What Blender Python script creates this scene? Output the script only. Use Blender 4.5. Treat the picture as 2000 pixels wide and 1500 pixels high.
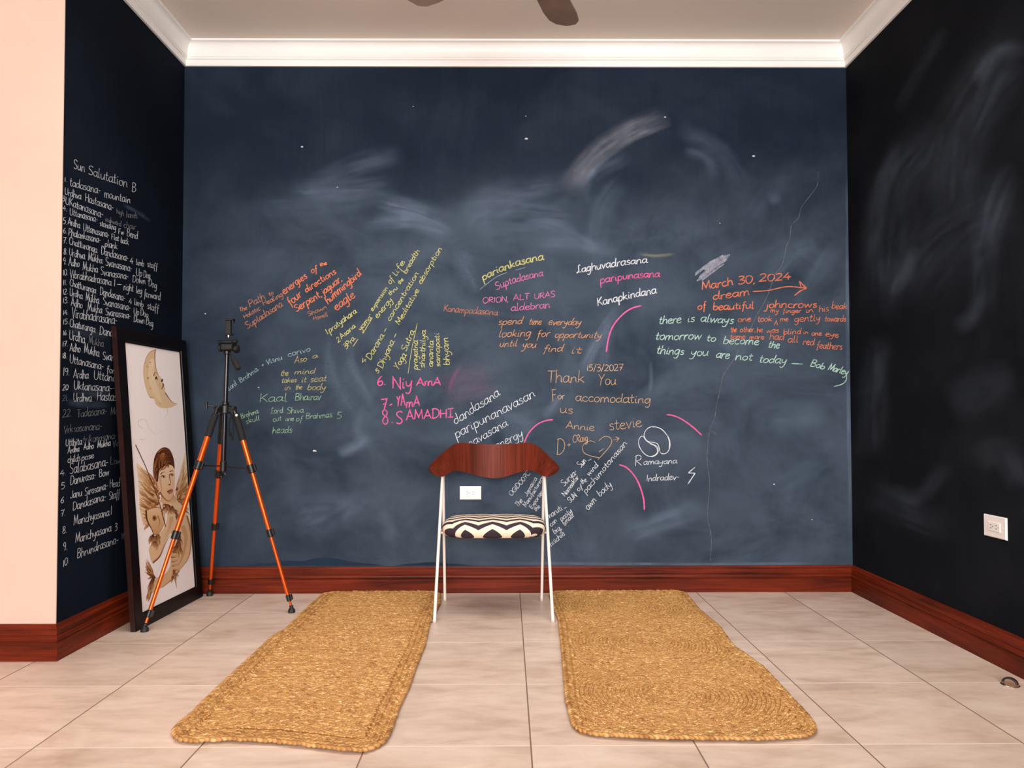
import bpy, math, random
import numpy as np
from mathutils import Vector, Matrix
from mathutils.geometry import tessellate_polygon

for o in list(bpy.data.objects): bpy.data.objects.remove(o)
SC = bpy.context.scene
COL = SC.collection
rnd = random.Random(7)

# ------------------------------------------------------------------ camera, world, lights, exposure
F, PITCH, YAW, ROLL, CY, H = 1398.16, .02579, .00688, -.00143, 777.74, .93
XL, XR, D, YC, ZM, ZC, BH, T, TX, TY, CP = -1.734, 1.839, 3.820, 2.7816, 2.8164, 2.939, .138, .46649, .06605, 3.447, .063
def _rot():
    c, s = math.cos(YAW), math.sin(YAW); A = np.array([[c, -s, 0], [s, c, 0], [0, 0, 1]])
    c, s = math.cos(PITCH), math.sin(PITCH); B = np.array([[1, 0, 0], [0, c, s], [0, -s, c]])
    c, s = math.cos(ROLL), math.sin(ROLL); R = np.array([[c, 0, s], [0, 1, 0], [-s, 0, c]])
    return R @ B @ A                       # rows: right, forward, up
RW = _rot()
cam = bpy.data.cameras.new('camera'); camo = bpy.data.objects.new('camera', cam); COL.objects.link(camo)
cam.sensor_width = 36; cam.lens = 36 * F / 2000; cam.shift_y = (CY - 750) / 2000; cam.clip_start = .02
M = Matrix.Identity(4)
for i in range(3):
    M[i][0] = RW[0][i]; M[i][1] = RW[2][i]; M[i][2] = -RW[1][i]
M[2][3] = H
camo.matrix_world = M
SC.camera = camo

w = bpy.data.worlds.new('world'); SC.world = w; w.use_nodes = True
w.node_tree.nodes['Background'].inputs[0].default_value = (1.0, 1.0, 1.0, 1)
w.node_tree.nodes['Background'].inputs[1].default_value = .6
def area(name, loc, target, sx, sy, power, col):
    l = bpy.data.lights.new(name, 'AREA'); l.shape = 'RECTANGLE'; l.size = sx; l.size_y = sy; l.energy = power; l.color = col
    o = bpy.data.objects.new(name, l); COL.objects.link(o); o.location = loc
    o.rotation_euler = (Vector(target) - Vector(loc)).to_track_quat('-Z', 'Y').to_euler()
    return o
area('window_daylight', (.2, -4.1, 1.9), (-.1, 3.8, 1.1), 3.6, 1.7, 275, (1, 1, 1))
area('side_window_daylight', (1.75, -1.0, 1.7), (-1.6, 3.0, .8), 1.1, 1.4, 36, (1, .97, .94))
fill = area('overhead_fill', (0, 2.7, 2.86), (0, 2.7, 0), 2.8, .9, 21, (1, .98, .96)); fill.data.spread = math.radians(115)  # unseen overhead fill without a fixture, added to brighten the floor
vs = SC.view_settings
vs.view_transform = 'Standard'; vs.look = 'None'; vs.gamma = 1; vs.use_curve_mapping = False; vs.exposure = .5

# ------------------------------------------------------------------ helpers
def ray(u, v):
    u = np.asarray(u, float); v = np.asarray(v, float)
    d = np.stack([(u - 1000) / F, np.ones_like(u), -(v - CY) / F], -1)
    return d @ RW
def hit(u, v, axis, val):                    # photo point -> point on the plane axis = val
    r = ray(u, v); o = np.array([0, 0, H])
    t = (val - o[axis]) / r[..., axis]
    return o + r * t[..., None]
def floor_at(u, v, z=0.0): return hit(u, v, 2, z)
def at(u, v, Y): return hit(u, v, 1, Y)

def lin(r, g, b):
    f = lambda c: (c / 255) / 12.92 if c <= 10 else ((c / 255 + .055) / 1.055) ** 2.4
    return (f(r), f(g), f(b), 1)

class MB:
    def __init__(s): s.v = []; s.f = []; s.m = []; s.at = {}
    def add(s, V, Fc, m=0):
        b = len(s.v); s.v += [tuple(map(float, p)) for p in V]; s.f += [tuple(i + b for i in f) for f in Fc]; s.m += [m] * len(Fc)
    def box(s, x0, x1, y0, y1, z0, z1, m=0):
        V = [(x, y, z) for z in (z0, z1) for y in (y0, y1) for x in (x0, x1)]
        s.add(V, [(0, 2, 3, 1), (4, 5, 7, 6), (0, 1, 5, 4), (2, 6, 7, 3), (0, 4, 6, 2), (1, 3, 7, 5)], m)
    def frame_box(s, o, ex, ey, ez, a0, a1, b0, b1, c0, c1, bev=0, m=0):
        o, ex, ey, ez = map(np.array, (o, ex, ey, ez))
        def P(a, b, c): return o + ex * a + ey * b + ez * c
        if bev <= 0:
            V = [P(a, b, c) for c in (c0, c1) for b in (b0, b1) for a in (a0, a1)]
            s.add(V, [(0, 2, 3, 1), (4, 5, 7, 6), (0, 1, 5, 4), (2, 6, 7, 3), (0, 4, 6, 2), (1, 3, 7, 5)], m)
        else:                                 # bevelled on the +c face
            rings = [(0, c0), (0, c1 - bev), (bev, c1)]
            V = []
            for i, c in rings:
                V += [P(a0 + i, b0 + i, c), P(a1 - i, b0 + i, c), P(a1 - i, b1 - i, c), P(a0 + i, b1 - i, c)]
            Fc = [(3, 2, 1, 0), (8, 9, 10, 11)]
            for k in (0, 1):
                for j in range(4): Fc.append((k * 4 + j, k * 4 + (j + 1) % 4, k * 4 + 4 + (j + 1) % 4, k * 4 + 4 + j))
            s.add(V, Fc, m)
    def tube(s, pts, rad, n=14, m=0, cap=True):
        pts = [np.array(p, float) for p in pts]
        if not hasattr(rad, '__len__'): rad = [rad] * len(pts)
        V = []; up = None
        for i, p in enumerate(pts):
            t = pts[min(i + 1, len(pts) - 1)] - pts[max(i - 1, 0)]; L = np.linalg.norm(t)
            t = t / L if L > 1e-9 else np.array([0, 0, 1.])
            if up is None:
                up = np.array([0, 0, 1.]) if abs(t[2]) < .9 else np.array([1., 0, 0])
            a = np.cross(up, t); a /= np.linalg.norm(a); bb = np.cross(t, a); up = bb
            for k in range(n):
                th = 2 * math.pi * k / n; V.append(p + rad[i] * (a * math.cos(th) + bb * math.sin(th)))
        Fc = []
        for i in range(len(pts) - 1):
            for k in range(n):
                k2 = (k + 1) % n; Fc.append((i * n + k, i * n + k2, i * n + n + k2, i * n + n + k))
        if cap: Fc += [tuple(range(n))[::-1], tuple(range((len(pts) - 1) * n, len(pts) * n))]
        s.add(V, Fc, m)
    def cyl(s, a, b, r, n=16, bev=0, m=0):   # cylinder with softened ends
        a, b = np.array(a, float), np.array(b, float); L = np.linalg.norm(b - a); d = (b - a) / L
        if bev <= 0: s.tube([a, b], r, n, m)
        else: s.tube([a, a + d * 1e-5, a + d * bev, b - d * bev, b - d * 1e-5, b], [r - bev, r - bev, r, r, r - bev, r - bev], n, m)
    def sweep(s, prof, path, m=0):            # prof: closed list of (out, z); path: list of (x,y,nx,ny) with mitred normals
        V = []; n = len(prof)
        for (x, y, nx, ny) in path:
            for (o, z) in prof: V.append((x + nx * o, y + ny * o, z))
        Fc = []
        for i in range(len(path) - 1):
            for k in range(n): k2 = (k + 1) % n; Fc.append((i * n + k, i * n + k2, i * n + n + k2, i * n + n + k))
        Fc += [tuple(range(n)), tuple(range((len(path) - 1) * n, len(path) * n))[::-1]]
        s.add(V, Fc, m)
    def grid(s, P, m=0, flip=False, closed=False):
        r, c = P.shape[:2]; Fc = []
        for i in range(r - 1):
            for j in range(c if closed else c - 1):
                j2 = (j + 1) % c; q = (i * c + j, i * c + j2, (i + 1) * c + j2, (i + 1) * c + j); Fc.append(q[::-1] if flip else q)
        s.add(P.reshape(-1, 3), Fc, m)

ORG = {}
def obj(name, mb, mats, parent=None, smooth=True, angle=40, label=None):
    me = bpy.data.meshes.new(name)
    V = np.array(mb.v, float)
    if parent is not None: V = V - ORG[parent.name]
    me.from_pydata(V.tolist(), [], mb.f)
    if not isinstance(mats, (list, tuple)): mats = [mats]
    for mt in mats: me.materials.append(mt)
    me.polygons.foreach_set('material_index', mb.m)
    me.update()
    if smooth:
        me.polygons.foreach_set('use_smooth', [True] * len(me.polygons))
        if angle: me.set_sharp_from_angle(angle=math.radians(angle))
    o = bpy.data.objects.new(name, me); COL.objects.link(o)
    if parent is not None: o.parent = parent; ORG[o.name] = ORG[parent.name]
    else: ORG[o.name] = np.zeros(3)
    if label: o['label'] = label
    for k, (typ, dom, data) in mb.at.items():
        if typ == 'UV':
            uv = me.uv_layers.new(name=k); li = np.zeros(len(me.loops), int); me.loops.foreach_get('vertex_index', li)
            uv.data.foreach_set('uv', np.array(data, float)[li].ravel())
        elif typ == 'COL':
            a = me.color_attributes.new(k, 'FLOAT_COLOR', 'POINT'); a.data.foreach_set('color', np.array(data, float).ravel())
        else:
            a = me.attributes.new(k, 'FLOAT', 'POINT'); a.data.foreach_set('value', np.array(data, float).ravel())
    return o
def thing(name, label, cat, loc, group=None):
    o = bpy.data.objects.new(name, None); COL.objects.link(o); o.location = [float(x) for x in loc]; o.empty_display_size = .05
    o['label'] = label; o['category'] = cat
    if group: o['group'] = group
    ORG[o.name] = np.array(loc, float); return o
def struct(name, mb, mats, label=None, **k):
    o = obj(name, mb, mats, **k); o['kind'] = 'structure'
    if label: o['label'] = label
    return o

# ------------------------------------------------------------------ materials
def mat(name, col=(.5, .5, .5, 1), rough=.5, metal=0, spec=.5):
    m = bpy.data.materials.new(name); m.use_nodes = True; b = m.node_tree.nodes['Principled BSDF']
    b.inputs['Base Color'].default_value = col; b.inputs['Roughness'].default_value = rough
    b.inputs['Metallic'].default_value = metal; b.inputs['Specular IOR Level'].default_value = spec
    return m, m.node_tree, b
def N(nt, t, **k):
    n = nt.nodes.new(t)
    for a, v in k.items(): setattr(n, a, v)
    return n
def math_n(nt, op, a, b=None, c=None, clamp=False):
    n = N(nt, 'ShaderNodeMath', operation=op, use_clamp=clamp)
    for i, x in enumerate((a, b, c)):
        if x is None: continue
        if hasattr(x, 'links'): nt.links.new(x, n.inputs[i])
        else: n.inputs[i].default_value = x
    return n.outputs[0]
def coords(nt, scale=(1, 1, 1), kind='Object'):
    tc = N(nt, 'ShaderNodeTexCoord'); mp = N(nt, 'ShaderNodeMapping'); mp.inputs['Scale'].default_value = scale
    nt.links.new(tc.outputs[kind], mp.inputs[0]); return mp.outputs[0]
def noise(nt, vec, scale, detail=4, rough=.55, dist=0):
    n = N(nt, 'ShaderNodeTexNoise'); n.inputs['Scale'].default_value = scale; n.inputs['Detail'].default_value = detail
    n.inputs['Roughness'].default_value = rough; n.inputs['Distortion'].default_value = dist
    nt.links.new(vec, n.inputs['Vector']); return n.outputs['Fac']
def ramp(nt, fac, stops):
    r = N(nt, 'ShaderNodeValToRGB'); e = r.color_ramp.elements
    e[0].position, e[0].color = stops[0]; e[1].position, e[1].color = stops[-1]
    for p, c in stops[1:-1]: x = e.new(p); x.color = c
    nt.links.new(fac, r.inputs[0]); return r.outputs[0]
def mix(nt, fac, a, b, blend='MIX'):
    n = N(nt, 'ShaderNodeMix', data_type='RGBA', blend_type=blend)
    for s, x in ((0, fac), (6, a), (7, b)):
        if hasattr(x, 'links'): nt.links.new(x, n.inputs[s])
        else: n.inputs[s].default_value = x
    return n.outputs[2]
def bump(nt, b, h, strength=.3, dist=.002):
    n = N(nt, 'ShaderNodeBump'); n.inputs['Strength'].default_value = strength; n.inputs['Distance'].default_value = dist
    nt.links.new(h, n.inputs['Height']); nt.links.new(n.outputs[0], b.inputs['Normal'])
def plain(name, rgb, rough=.5, metal=0, spec=.5, var=.06, sc=30):
    m, nt, b = mat(name, lin(*rgb), rough, metal, spec)
    f = noise(nt, coords(nt), sc, 3); c = lin(*rgb)
    lo = tuple(x * (1 - var) for x in c[:3]) + (1,); hi = tuple(min(1, x * (1 + var)) for x in c[:3]) + (1,)
    nt.links.new(ramp(nt, f, [(.3, lo), (.7, hi)]), b.inputs['Base Color']); return m

def wall_paint(name, lo, mid, hi, sc):       # blackboard paint with rubbed-in chalk dust
    m, nt, b = mat(name, rough=.85, spec=.06)
    v = coords(nt)
    f1 = noise(nt, v, 1.3, 6, .6, .8); f2 = noise(nt, coords(nt, (1, 1, 1.3)), 2.6, 6, .58, .5)
    f3 = noise(nt, coords(nt, (14, 14, .6)), 5, 4, .6)
    s = math_n(nt, 'ADD', math_n(nt, 'MULTIPLY', f1, .55), math_n(nt, 'ADD', math_n(nt, 'MULTIPLY', f2, .33), math_n(nt, 'MULTIPLY', f3, .12)))
    c = ramp(nt, s, [(.34, lo), (.5, mid), (.68, hi)])
    if sc == 1:                               # well-used zone: chalk rubbed into the paint up to arm's reach
        tc = N(nt, 'ShaderNodeTexCoord'); sp = N(nt, 'ShaderNodeSeparateXYZ'); nt.links.new(tc.outputs['Object'], sp.inputs[0])
        z = math_n(nt, 'MULTIPLY_ADD', math_n(nt, 'SUBTRACT', f1, .5), 1.1, sp.outputs[2])
        up = N(nt, 'ShaderNodeMapRange', interpolation_type='SMOOTHSTEP'); nt.links.new(z, up.inputs[0])
        for i_, x_ in enumerate((2.45, 1.75, 0, 1)): up.inputs[i_ + 1].default_value = x_
        ed = N(nt, 'ShaderNodeMapRange', interpolation_type='SMOOTHSTEP'); nt.links.new(sp.outputs[0], ed.inputs[0])
        for i_, x_ in enumerate((-1.75, -.55, .45, 1)): ed.inputs[i_ + 1].default_value = x_
        k = math_n(nt, 'MULTIPLY', math_n(nt, 'MULTIPLY', up.outputs[0], ed.outputs[0]), math_n(nt, 'MULTIPLY_ADD', f2, 1.5, -.25, clamp=True))
        c = mix(nt, math_n(nt, 'MULTIPLY', k, .85), c, (.086, .116, .156, 1))
    nt.links.new(c, b.inputs['Base Color'])
    bump(nt, b, noise(nt, v, 90, 3), .12, .002); return m
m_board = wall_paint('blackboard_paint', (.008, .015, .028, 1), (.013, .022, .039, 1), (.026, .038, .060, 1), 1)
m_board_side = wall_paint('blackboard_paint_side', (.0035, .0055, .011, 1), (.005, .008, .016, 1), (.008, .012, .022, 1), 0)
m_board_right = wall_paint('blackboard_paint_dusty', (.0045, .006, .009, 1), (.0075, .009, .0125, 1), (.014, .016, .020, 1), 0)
m_white = plain('peach_wall_paint', (214, 184, 168), .7, var=.03, sc=3)
m_ceiling = plain('ceiling_paint', (240, 230, 220), .8, var=.02, sc=2)
m_crown = plain('crown_gloss_paint', (250, 248, 245), .35, var=.02, sc=4)

def wood(name, dark, light, axis, rough=.42, fine=1.0, bmp=.1):
    m, nt, b = mat(name, rough=rough, spec=.16)
    sc = {'x': (1.2, 26, 26), 'y': (26, 1.2, 26), 'z': (95, 95, .8)}[axis]
    f = noise(nt, coords(nt, sc), 2.2 * fine, 6, .62, .5); k = noise(nt, coords(nt, tuple(x ** .5 for x in sc)), 2, 3, .5, .4)
    s = math_n(nt, 'ADD', math_n(nt, 'MULTIPLY', f, .62), math_n(nt, 'MULTIPLY', k, .38))
    nt.links.new(ramp(nt, s, [(.3, dark), (.52, tuple((a + c) / 2 for a, c in zip(dark, light))), (.72, light)]), b.inputs['Base Color'])
    bump(nt, b, f, bmp, .001); return m
m_base_x = wood('mahogany_skirting', lin(38, 9, 5), lin(134, 46, 18), 'x')
m_base_y = wood('mahogany_skirting_side', lin(38, 9, 5), lin(134, 46, 18), 'y')
m_back = wood('teak_veneer', lin(42, 13, 9), lin(134, 55, 34), 'z', .42, 1.4, .03)
m_frame = plain('dark_frame_wood', (11, 6, 6), .35, spec=.2, var=.3, sc=14)
m_frame_edge = plain('frame_side_wood', (38, 13, 9), .35, var=.2, sc=14)

def floor_mat():
    m, nt, b = mat('floor_tiles', rough=.34, spec=.45)
    tc = N(nt, 'ShaderNodeTexCoord'); sp = N(nt, 'ShaderNodeSeparateXYZ'); nt.links.new(tc.outputs['Object'], sp.inputs[0])
    gx = math_n(nt, 'DIVIDE', math_n(nt, 'SUBTRACT', sp.outputs[0], TX), T); gy = math_n(nt, 'DIVIDE', math_n(nt, 'SUBTRACT', sp.outputs[1], TY), T)
    def line(g, wd):
        fr = math_n(nt, 'FRACT', math_n(nt, 'ADD', g, 20.5)); d = math_n(nt, 'ABSOLUTE', math_n(nt, 'SUBTRACT', fr, .5))
        return math_n(nt, 'LESS_THAN', d, wd / T)
    lx, ly = line(gx, .0022), line(gy, .0022)
    cell = N(nt, 'ShaderNodeCombineXYZ'); nt.links.new(math_n(nt, 'FLOOR', gx), cell.inputs[0]); nt.links.new(math_n(nt, 'FLOOR', gy), cell.inputs[1])
    wn = N(nt, 'ShaderNodeTexWhiteNoise', noise_dimensions='3D'); nt.links.new(cell.outputs[0], wn.inputs['Vector'])
    add = N(nt, 'ShaderNodeVectorMath', operation='MULTIPLY_ADD'); nt.links.new(wn.outputs['Color'], add.inputs[0]); add.inputs[1].default_value = (7, 7, 7)
    nt.links.new(coords(nt, (1, 2.6, 1)), add.inputs[2])
    f = noise(nt, add.outputs[0], 2.6, 7, .6, .6); g = noise(nt, add.outputs[0], 9, 5, .6, .3)
    s = math_n(nt, 'ADD', math_n(nt, 'MULTIPLY', f, .65), math_n(nt, 'MULTIPLY', g, .35))
    c = ramp(nt, s, [(.28, lin(178, 150, 131)), (.5, lin(209, 185, 168)), (.72, lin(226, 206, 191))])
    tone = math_n(nt, 'ADD', math_n(nt, 'MULTIPLY', wn.outputs['Value'], .08), .95)
    vm = N(nt, 'ShaderNodeVectorMath', operation='SCALE'); nt.links.new(c, vm.inputs[0]); nt.links.new(tone, vm.inputs['Scale'])
    c = mix(nt, ly, vm.outputs[0], lin(232, 214, 200)); c = mix(nt, lx, c, lin(126, 102, 86))
    nt.links.new(c, b.inputs['Base Color'])
    nt.links.new(math_n(nt, 'ADD', .3, math_n(nt, 'MULTIPLY', g, .2)), b.inputs['Roughness'])
    h = math_n(nt, 'SUBTRACT', math_n(nt, 'MULTIPLY', g, .15), math_n(nt, 'MAXIMUM', lx, ly)); bump(nt, b, h, .25, .002); return m
m_floor = floor_mat()

_chalk = {}
def chalk(rgb, dens=.9):
    k = (rgb, dens)
    if k in _chalk: return _chalk[k]
    c_ = lin(*rgb); m, nt, b = mat('chalk_' + '_'.join(map(str, rgb)), tuple(x * .8 for x in c_[:3]) + (1,), .95, spec=.1)
    f = noise(nt, coords(nt), 420, 2, .6); g = noise(nt, coords(nt), 45, 2, .5)
    a = math_n(nt, 'MULTIPLY_ADD', math_n(nt, 'ADD', math_n(nt, 'MULTIPLY', f, .7), math_n(nt, 'MULTIPLY', g, .5)), 2.6, dens - 1.62, clamp=True)
    nt.links.new(a, b.inputs['Alpha']); _chalk[k] = m; return m
def dust_mat():
    m, nt, b = mat('chalk_dust', (.42, .45, .5, 1), .95, spec=.1)
    a = N(nt, 'ShaderNodeAttribute', attribute_name='fade'); t = N(nt, 'ShaderNodeAttribute', attribute_name='tint')
    nt.links.new(t.outputs['Color'], b.inputs['Base Color'])
    uv = N(nt, 'ShaderNodeUVMap', uv_map='flow'); mp = N(nt, 'ShaderNodeMapping'); mp.inputs['Scale'].default_value = (2.2, 26, 1); nt.links.new(uv.outputs[0], mp.inputs[0])
    f = noise(nt, mp.outputs[0], 1.6, 5, .6, .3); g = noise(nt, coords(nt), 5, 4, .6, .5)
    s = math_n(nt, 'MULTIPLY', math_n(nt, 'MULTIPLY_ADD', f, 2.4, -.55, clamp=True), math_n(nt, 'MULTIPLY_ADD', g, 1.6, -.1, clamp=True))
    nt.links.new(math_n(nt, 'MULTIPLY', a.outputs['Fac'], s, clamp=True), b.inputs['Alpha']); return m
m_dust = dust_mat()

# ------------------------------------------------------------------ room shell
YB = -4.2; XF = -4.6
mb = MB(); mb.box(XF - .1, XR + .1, YB, D + .1, -.1, 0); struct('floor', mb, m_floor, 'beige ceramic floor tiles with thin grout lines', smooth=False)
mb = MB(); mb.box(XF - .1, XR + .1, YB, D + .1, ZC, ZC + .1); struct('ceiling', mb, m_ceiling, 'flat off-white ceiling', smooth=False)
mb = MB(); mb.box(XL - .1, XR + .1, D, D + .1, 0, ZC)
wall_back = struct('wall_back', mb, m_board, 'navy blackboard wall covered in coloured chalk notes', smooth=False)
mb = MB(); mb.box(XL - .1, XL, YC + .004, D, 0, ZC)
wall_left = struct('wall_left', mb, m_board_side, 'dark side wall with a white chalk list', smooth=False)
mb = MB(); mb.box(XR, XR + .1, YB, D, 0, ZC)
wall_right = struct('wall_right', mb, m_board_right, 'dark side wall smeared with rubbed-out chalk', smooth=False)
mb = MB(); mb.box(XF, XL - .1, YC, YC + .1, 0, ZC); mb.box(XL - .1, XL, YC, YC + .004, 0, ZC)
struct('wall_front_left', mb, m_white, 'plain peach-white wall facing the room', smooth=False)
mb = MB(); mb.box(XF - .1, XF, YB, YC + .1, 0, ZC); struct('wall_far_left', mb, m_white, smooth=False)

base_prof = [(0, 0), (.018, 0), (.018, .066), (.0165, .069), (.0125, .071), (.0125, .074), (.016, .077), (.0175, .083), (.016, .090), (.0115, .093), (.0115, .096),
             (.0135, .099), (.0135, .121), (.011, .124), (.007, .126), (.007, .130), (.006, .1365), (.003, .138), (0, .138)]
s2 = 1
mb = MB(); mb.sweep(base_prof, [(XL, D, s2, -s2), (XR, D, -s2, -s2)]); struct('baseboard_back', mb, m_base_x, angle=25)
mb = MB(); mb.sweep(base_prof, [(XL, YC, 1, -1), (XL, D, 1, -1)]); struct('baseboard_left', mb, m_base_y, angle=25)
mb = MB(); mb.sweep(base_prof, [(XR, D, -1, -1), (XR, YB, -1, 0)]); struct('baseboard_right', mb, m_base_y, angle=25)
mb = MB(); mb.sweep(base_prof, [(XF, YC, 1, -1), (XL, YC, 1, -1)]); struct('baseboard_front_left', mb, m_base_x, angle=25)
def cove(n=8):
    return [(.024 + (.054 - .024) * (1 - math.cos(i / n * math.pi / 2)) , ZM + .044 + (.112 - .044) * math.sin(i / n * math.pi / 2)) for i in range(n + 1)]
crown = [(0, ZM), (.011, ZM), (.013, ZM + .004), (.013, ZM + .030), (.0155, ZM + .032), (.0205, ZM + .034), (.0215, ZM + .038), (.0205, ZM + .042)] + cove() + [(.060, ZM + .112), (.063, ZM + .114), (.063, ZC), (0, ZC)]
mb = MB(); mb.sweep(crown, [(XL, D, 1, -1), (XR, D, -1, -1)]); struct('trim_1', mb, m_crown, 'white crown moulding above the chalk wall', angle=30)
mb = MB(); mb.sweep(crown, [(XL, YC, 1, -1), (XL, D, 1, -1)]); struct('trim_2', mb, m_crown, 'white crown moulding on the left wall', angle=30)
mb = MB(); mb.sweep(crown, [(XR, D, -1, -1), (XR, YB, -1, 0)]); struct('trim_3', mb, m_crown, 'white crown moulding on the right wall', angle=30)
mb = MB(); mb.sweep(crown, [(XF, YC, 1, -1), (XL, YC, 1, -1)]); struct('trim_4', mb, m_crown, angle=30)

# ------------------------------------------------------------------ handwriting
GL = {}
def G(ch, wd, s): GL[ch] = (wd, [[tuple(map(float, p.split(','))) for p in st.split()] for st in s.split('|')])
G('a', 4.6, '3.8,4.2 2.4,5 .8,4 .3,2 1.2,.2 2.6,.6 3.8,3 3.8,4.9 3.8,4.9 3.7,1.2 4.2,.1 5,.7')
G('b', 4.4, '.8,9 .6,4 .6,.4 .6,.4 .7,3 2,4.6 3.6,4 3.9,2 2.9,.2 1.4,.1 .6,.9')
G('c', 4, '3.6,4.2 2.3,5 .8,4 .4,2 1.3,.3 2.8,.1 3.9,1')
G('d', 4.8, '3.6,4 2.3,4.9 .8,3.9 .4,1.8 1.4,.1 2.8,.8 3.7,3 4.2,9 4.2,9 3.8,3 3.9,.8 4.9,.3')
G('e', 4.2, '.5,2.4 2,2.7 3.5,3.6 3,4.8 1.7,4.9 .6,3.6 .4,1.6 1.5,.2 3,.2 4.2,1.3')
G('f', 3.4, '3.6,8.2 2.8,9 1.9,8 1.7,5 1.5,0 1.1,-3.5|.4,4.6 3.2,4.9')
G('g', 4.6, '3.8,4.3 2.4,5 .8,4 .4,2 1.4,.3 2.8,1 3.8,4 3.9,4.9 3.9,4.9 3.8,0 3.2,-3 1.8,-4 .5,-3')
G('h', 4.6, '.8,9 .6,4 .5,0 .5,0 .8,3 2.2,4.8 3.5,4.2 3.7,2 3.8,.4 4.6,.4')
G('i', 2.2, '.9,4.8 .8,2 .9,.3 1.9,.6|1.1,7 1.2,6.5')
G('j', 2.6, '1.8,4.8 1.7,0 1.2,-3 .2,-3.8 -.6,-3|1.9,7 2,6.5')
G('k', 4.4, '.8,9 .6,4 .5,0|3.6,4.8 .8,2.2 .8,2.2 2.4,1.6 4.2,0')
G('l', 2.4, '1,9 .8,5 .8,1 1.3,.1 2.2,.6')
G('m', 6.6, '.6,4.8 .5,0 .5,0 .9,3.4 2,4.8 2.9,4 3,0 3,0 3.5,3.6 4.6,4.8 5.5,4 5.7,.6 6.5,.3')
G('n', 4.6, '.6,4.8 .5,0 .5,0 1,3.4 2.2,4.8 3.4,4 3.6,.8 4.5,.3')
G('o', 4.2, '2.4,4.9 .9,4.2 .4,2 1.3,.2 2.8,.3 3.8,2.4 3.2,4.5 2,4.9')
G('p', 4.4, '.7,4.8 .6,0 .4,-4 .4,-4 .6,2 1.2,4.2 2.6,4.9 3.8,3.6 3.4,1 2,0 .8,.8')
G('r', 3.4, '.6,4.8 .6,0 .6,0 .8,3 2,4.7 3.3,4.4')
G('s', 3.6, '3.2,4.4 2,5 .8,4.2 1.2,3 2.6,2.3 3.1,1.2 2.2,.1 .4,.5')
G('t', 3.2, '1.5,8 1.3,3 1.3,.9 2,.1 3,.7|.1,5 3,5.2')
G('u', 4.6, '.5,4.8 .5,1.6 1.4,.1 2.8,.8 3.6,3 3.7,4.8 3.7,4.8 3.7,1 4.6,.4')
G('v', 3.8, '.3,4.8 1.7,0 1.7,0 3.6,4.9')
G('w', 6, '.4,4.8 1.4,.2 1.4,.2 2.9,4 2.9,4 4.2,.2 4.2,.2 5.7,4.9')
G('x', 4, '.4,4.8 3.6,0|3.6,4.8 .4,0')
G('y', 4.4, '.5,4.8 .7,2.4 1.8,1.2 3,2.4 3.7,4.8 3.7,4.8 3.3,0 2.4,-3.4 1,-4 .1,-3')
G('A', 6, '.2,0 3,9 3,9 5.6,0|1.2,3.2 4.8,3.4')
G('B', 5.4, '.8,9 .7,0|.4,8.8 3,9 4.4,7.4 3.4,5.4 .9,4.8 .9,4.8 3.6,4.6 4.8,2.6 3.6,.4 .4,.1')
G('C', 5.4, '5,7.6 3.4,9 1.2,7.6 .4,4 1.4,.8 3.4,.1 5.2,1.4')
G('D', 5.8, '.9,8.8 .8,0|.2,8.8 3,8.8 5.2,6.6 5.2,3 3.2,.5 .2,0')
G('E', 5, '4.4,8.8 .8,8.8 .8,8.8 .7,.1 .7,.1 4.6,.1|.8,4.8 3.8,4.8')
G('F', 4.8, '4.8,8.9 .9,8.7 .9,8.7 .8,0|.9,4.8 3.8,4.9')
G('G', 5.4, '5,7.6 3.4,9 1.2,7.6 .4,4 1.4,.8 3.4,.1 5,1.4 5,4 5,4 3,4')
G('H', 5.8, '.8,9 .7,0|5,9 4.9,0|.8,4.6 5,4.8')
G('I', 1.8, '.9,9 .8,0')
G('!', 5, '.2,8.8 4.4,9|2.4,9 2.2,.2|.2,.1 4.4,.2')
G('J', 4.4, '3.6,8.9 3.5,2 2.4,.1 .8,.4 .2,1.8')
G('K', 5.2, '.8,9 .6,0|4.8,8.8 1,4 1,4 2.4,3.6 5,0')
G('L', 4.6, '.9,9 .7,.2 .7,.2 4.4,.1')
G('@', 4.8, '4,8 3,9 2.2,7.4 2.2,3 1.4,.6 .2,.4 .4,1.2 2,.8 4.6,.1')
G('M', 7, '.5,0 1.2,9 1.2,9 3.4,2 3.4,2 5.6,9 5.6,9 6.4,0')
G('N', 5.6, '.6,0 .7,9 .7,9 4.8,0 4.8,0 4.9,9')
G('O', 5.8, '3,9 1,7.6 .4,4 1.6,.4 3.6,.1 5.4,3 5,7.2 3,9')
G('P', 5, '.9,8.8 .6,0|.3,8.4 2.6,9 4.6,7.4 4,5 .9,4.2')
G('R', 5.2, '.9,8.8 .6,0|.2,8.2 2.6,9 4.4,7.4 3.6,5.2 1,4.4 1,4.4 5,0')
G('S', 5, '4.6,7.8 3.2,9 1.2,8.4 .8,6.4 2.2,4.9 4,3.4 4.2,1.4 2.6,.1 .3,1')
G('T', 5, '.1,8.9 5,8.9|2.6,8.9 2.4,0')
G('U', 5.6, '.6,9 .6,2.6 2,.1 4,.8 4.8,3.4 4.9,9')
G('V', 5, '.2,9 2.4,0 2.4,0 4.8,9')
G('Y', 5, '.3,9 2.4,4.8|4.8,9 2.4,4.8 1.4,-.5')
G('0', 4.6, '2.4,9 .8,7.6 .4,4 1.2,.4 2.8,.1 4.2,3 4,7.2 2.4,9')
G('1', 1.8, '.9,9 .8,0')
G('2', 4.6, '.5,7.4 1.8,9 3.6,8 3.4,5.4 .3,.2 .3,.2 4.4,.4')
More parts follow.
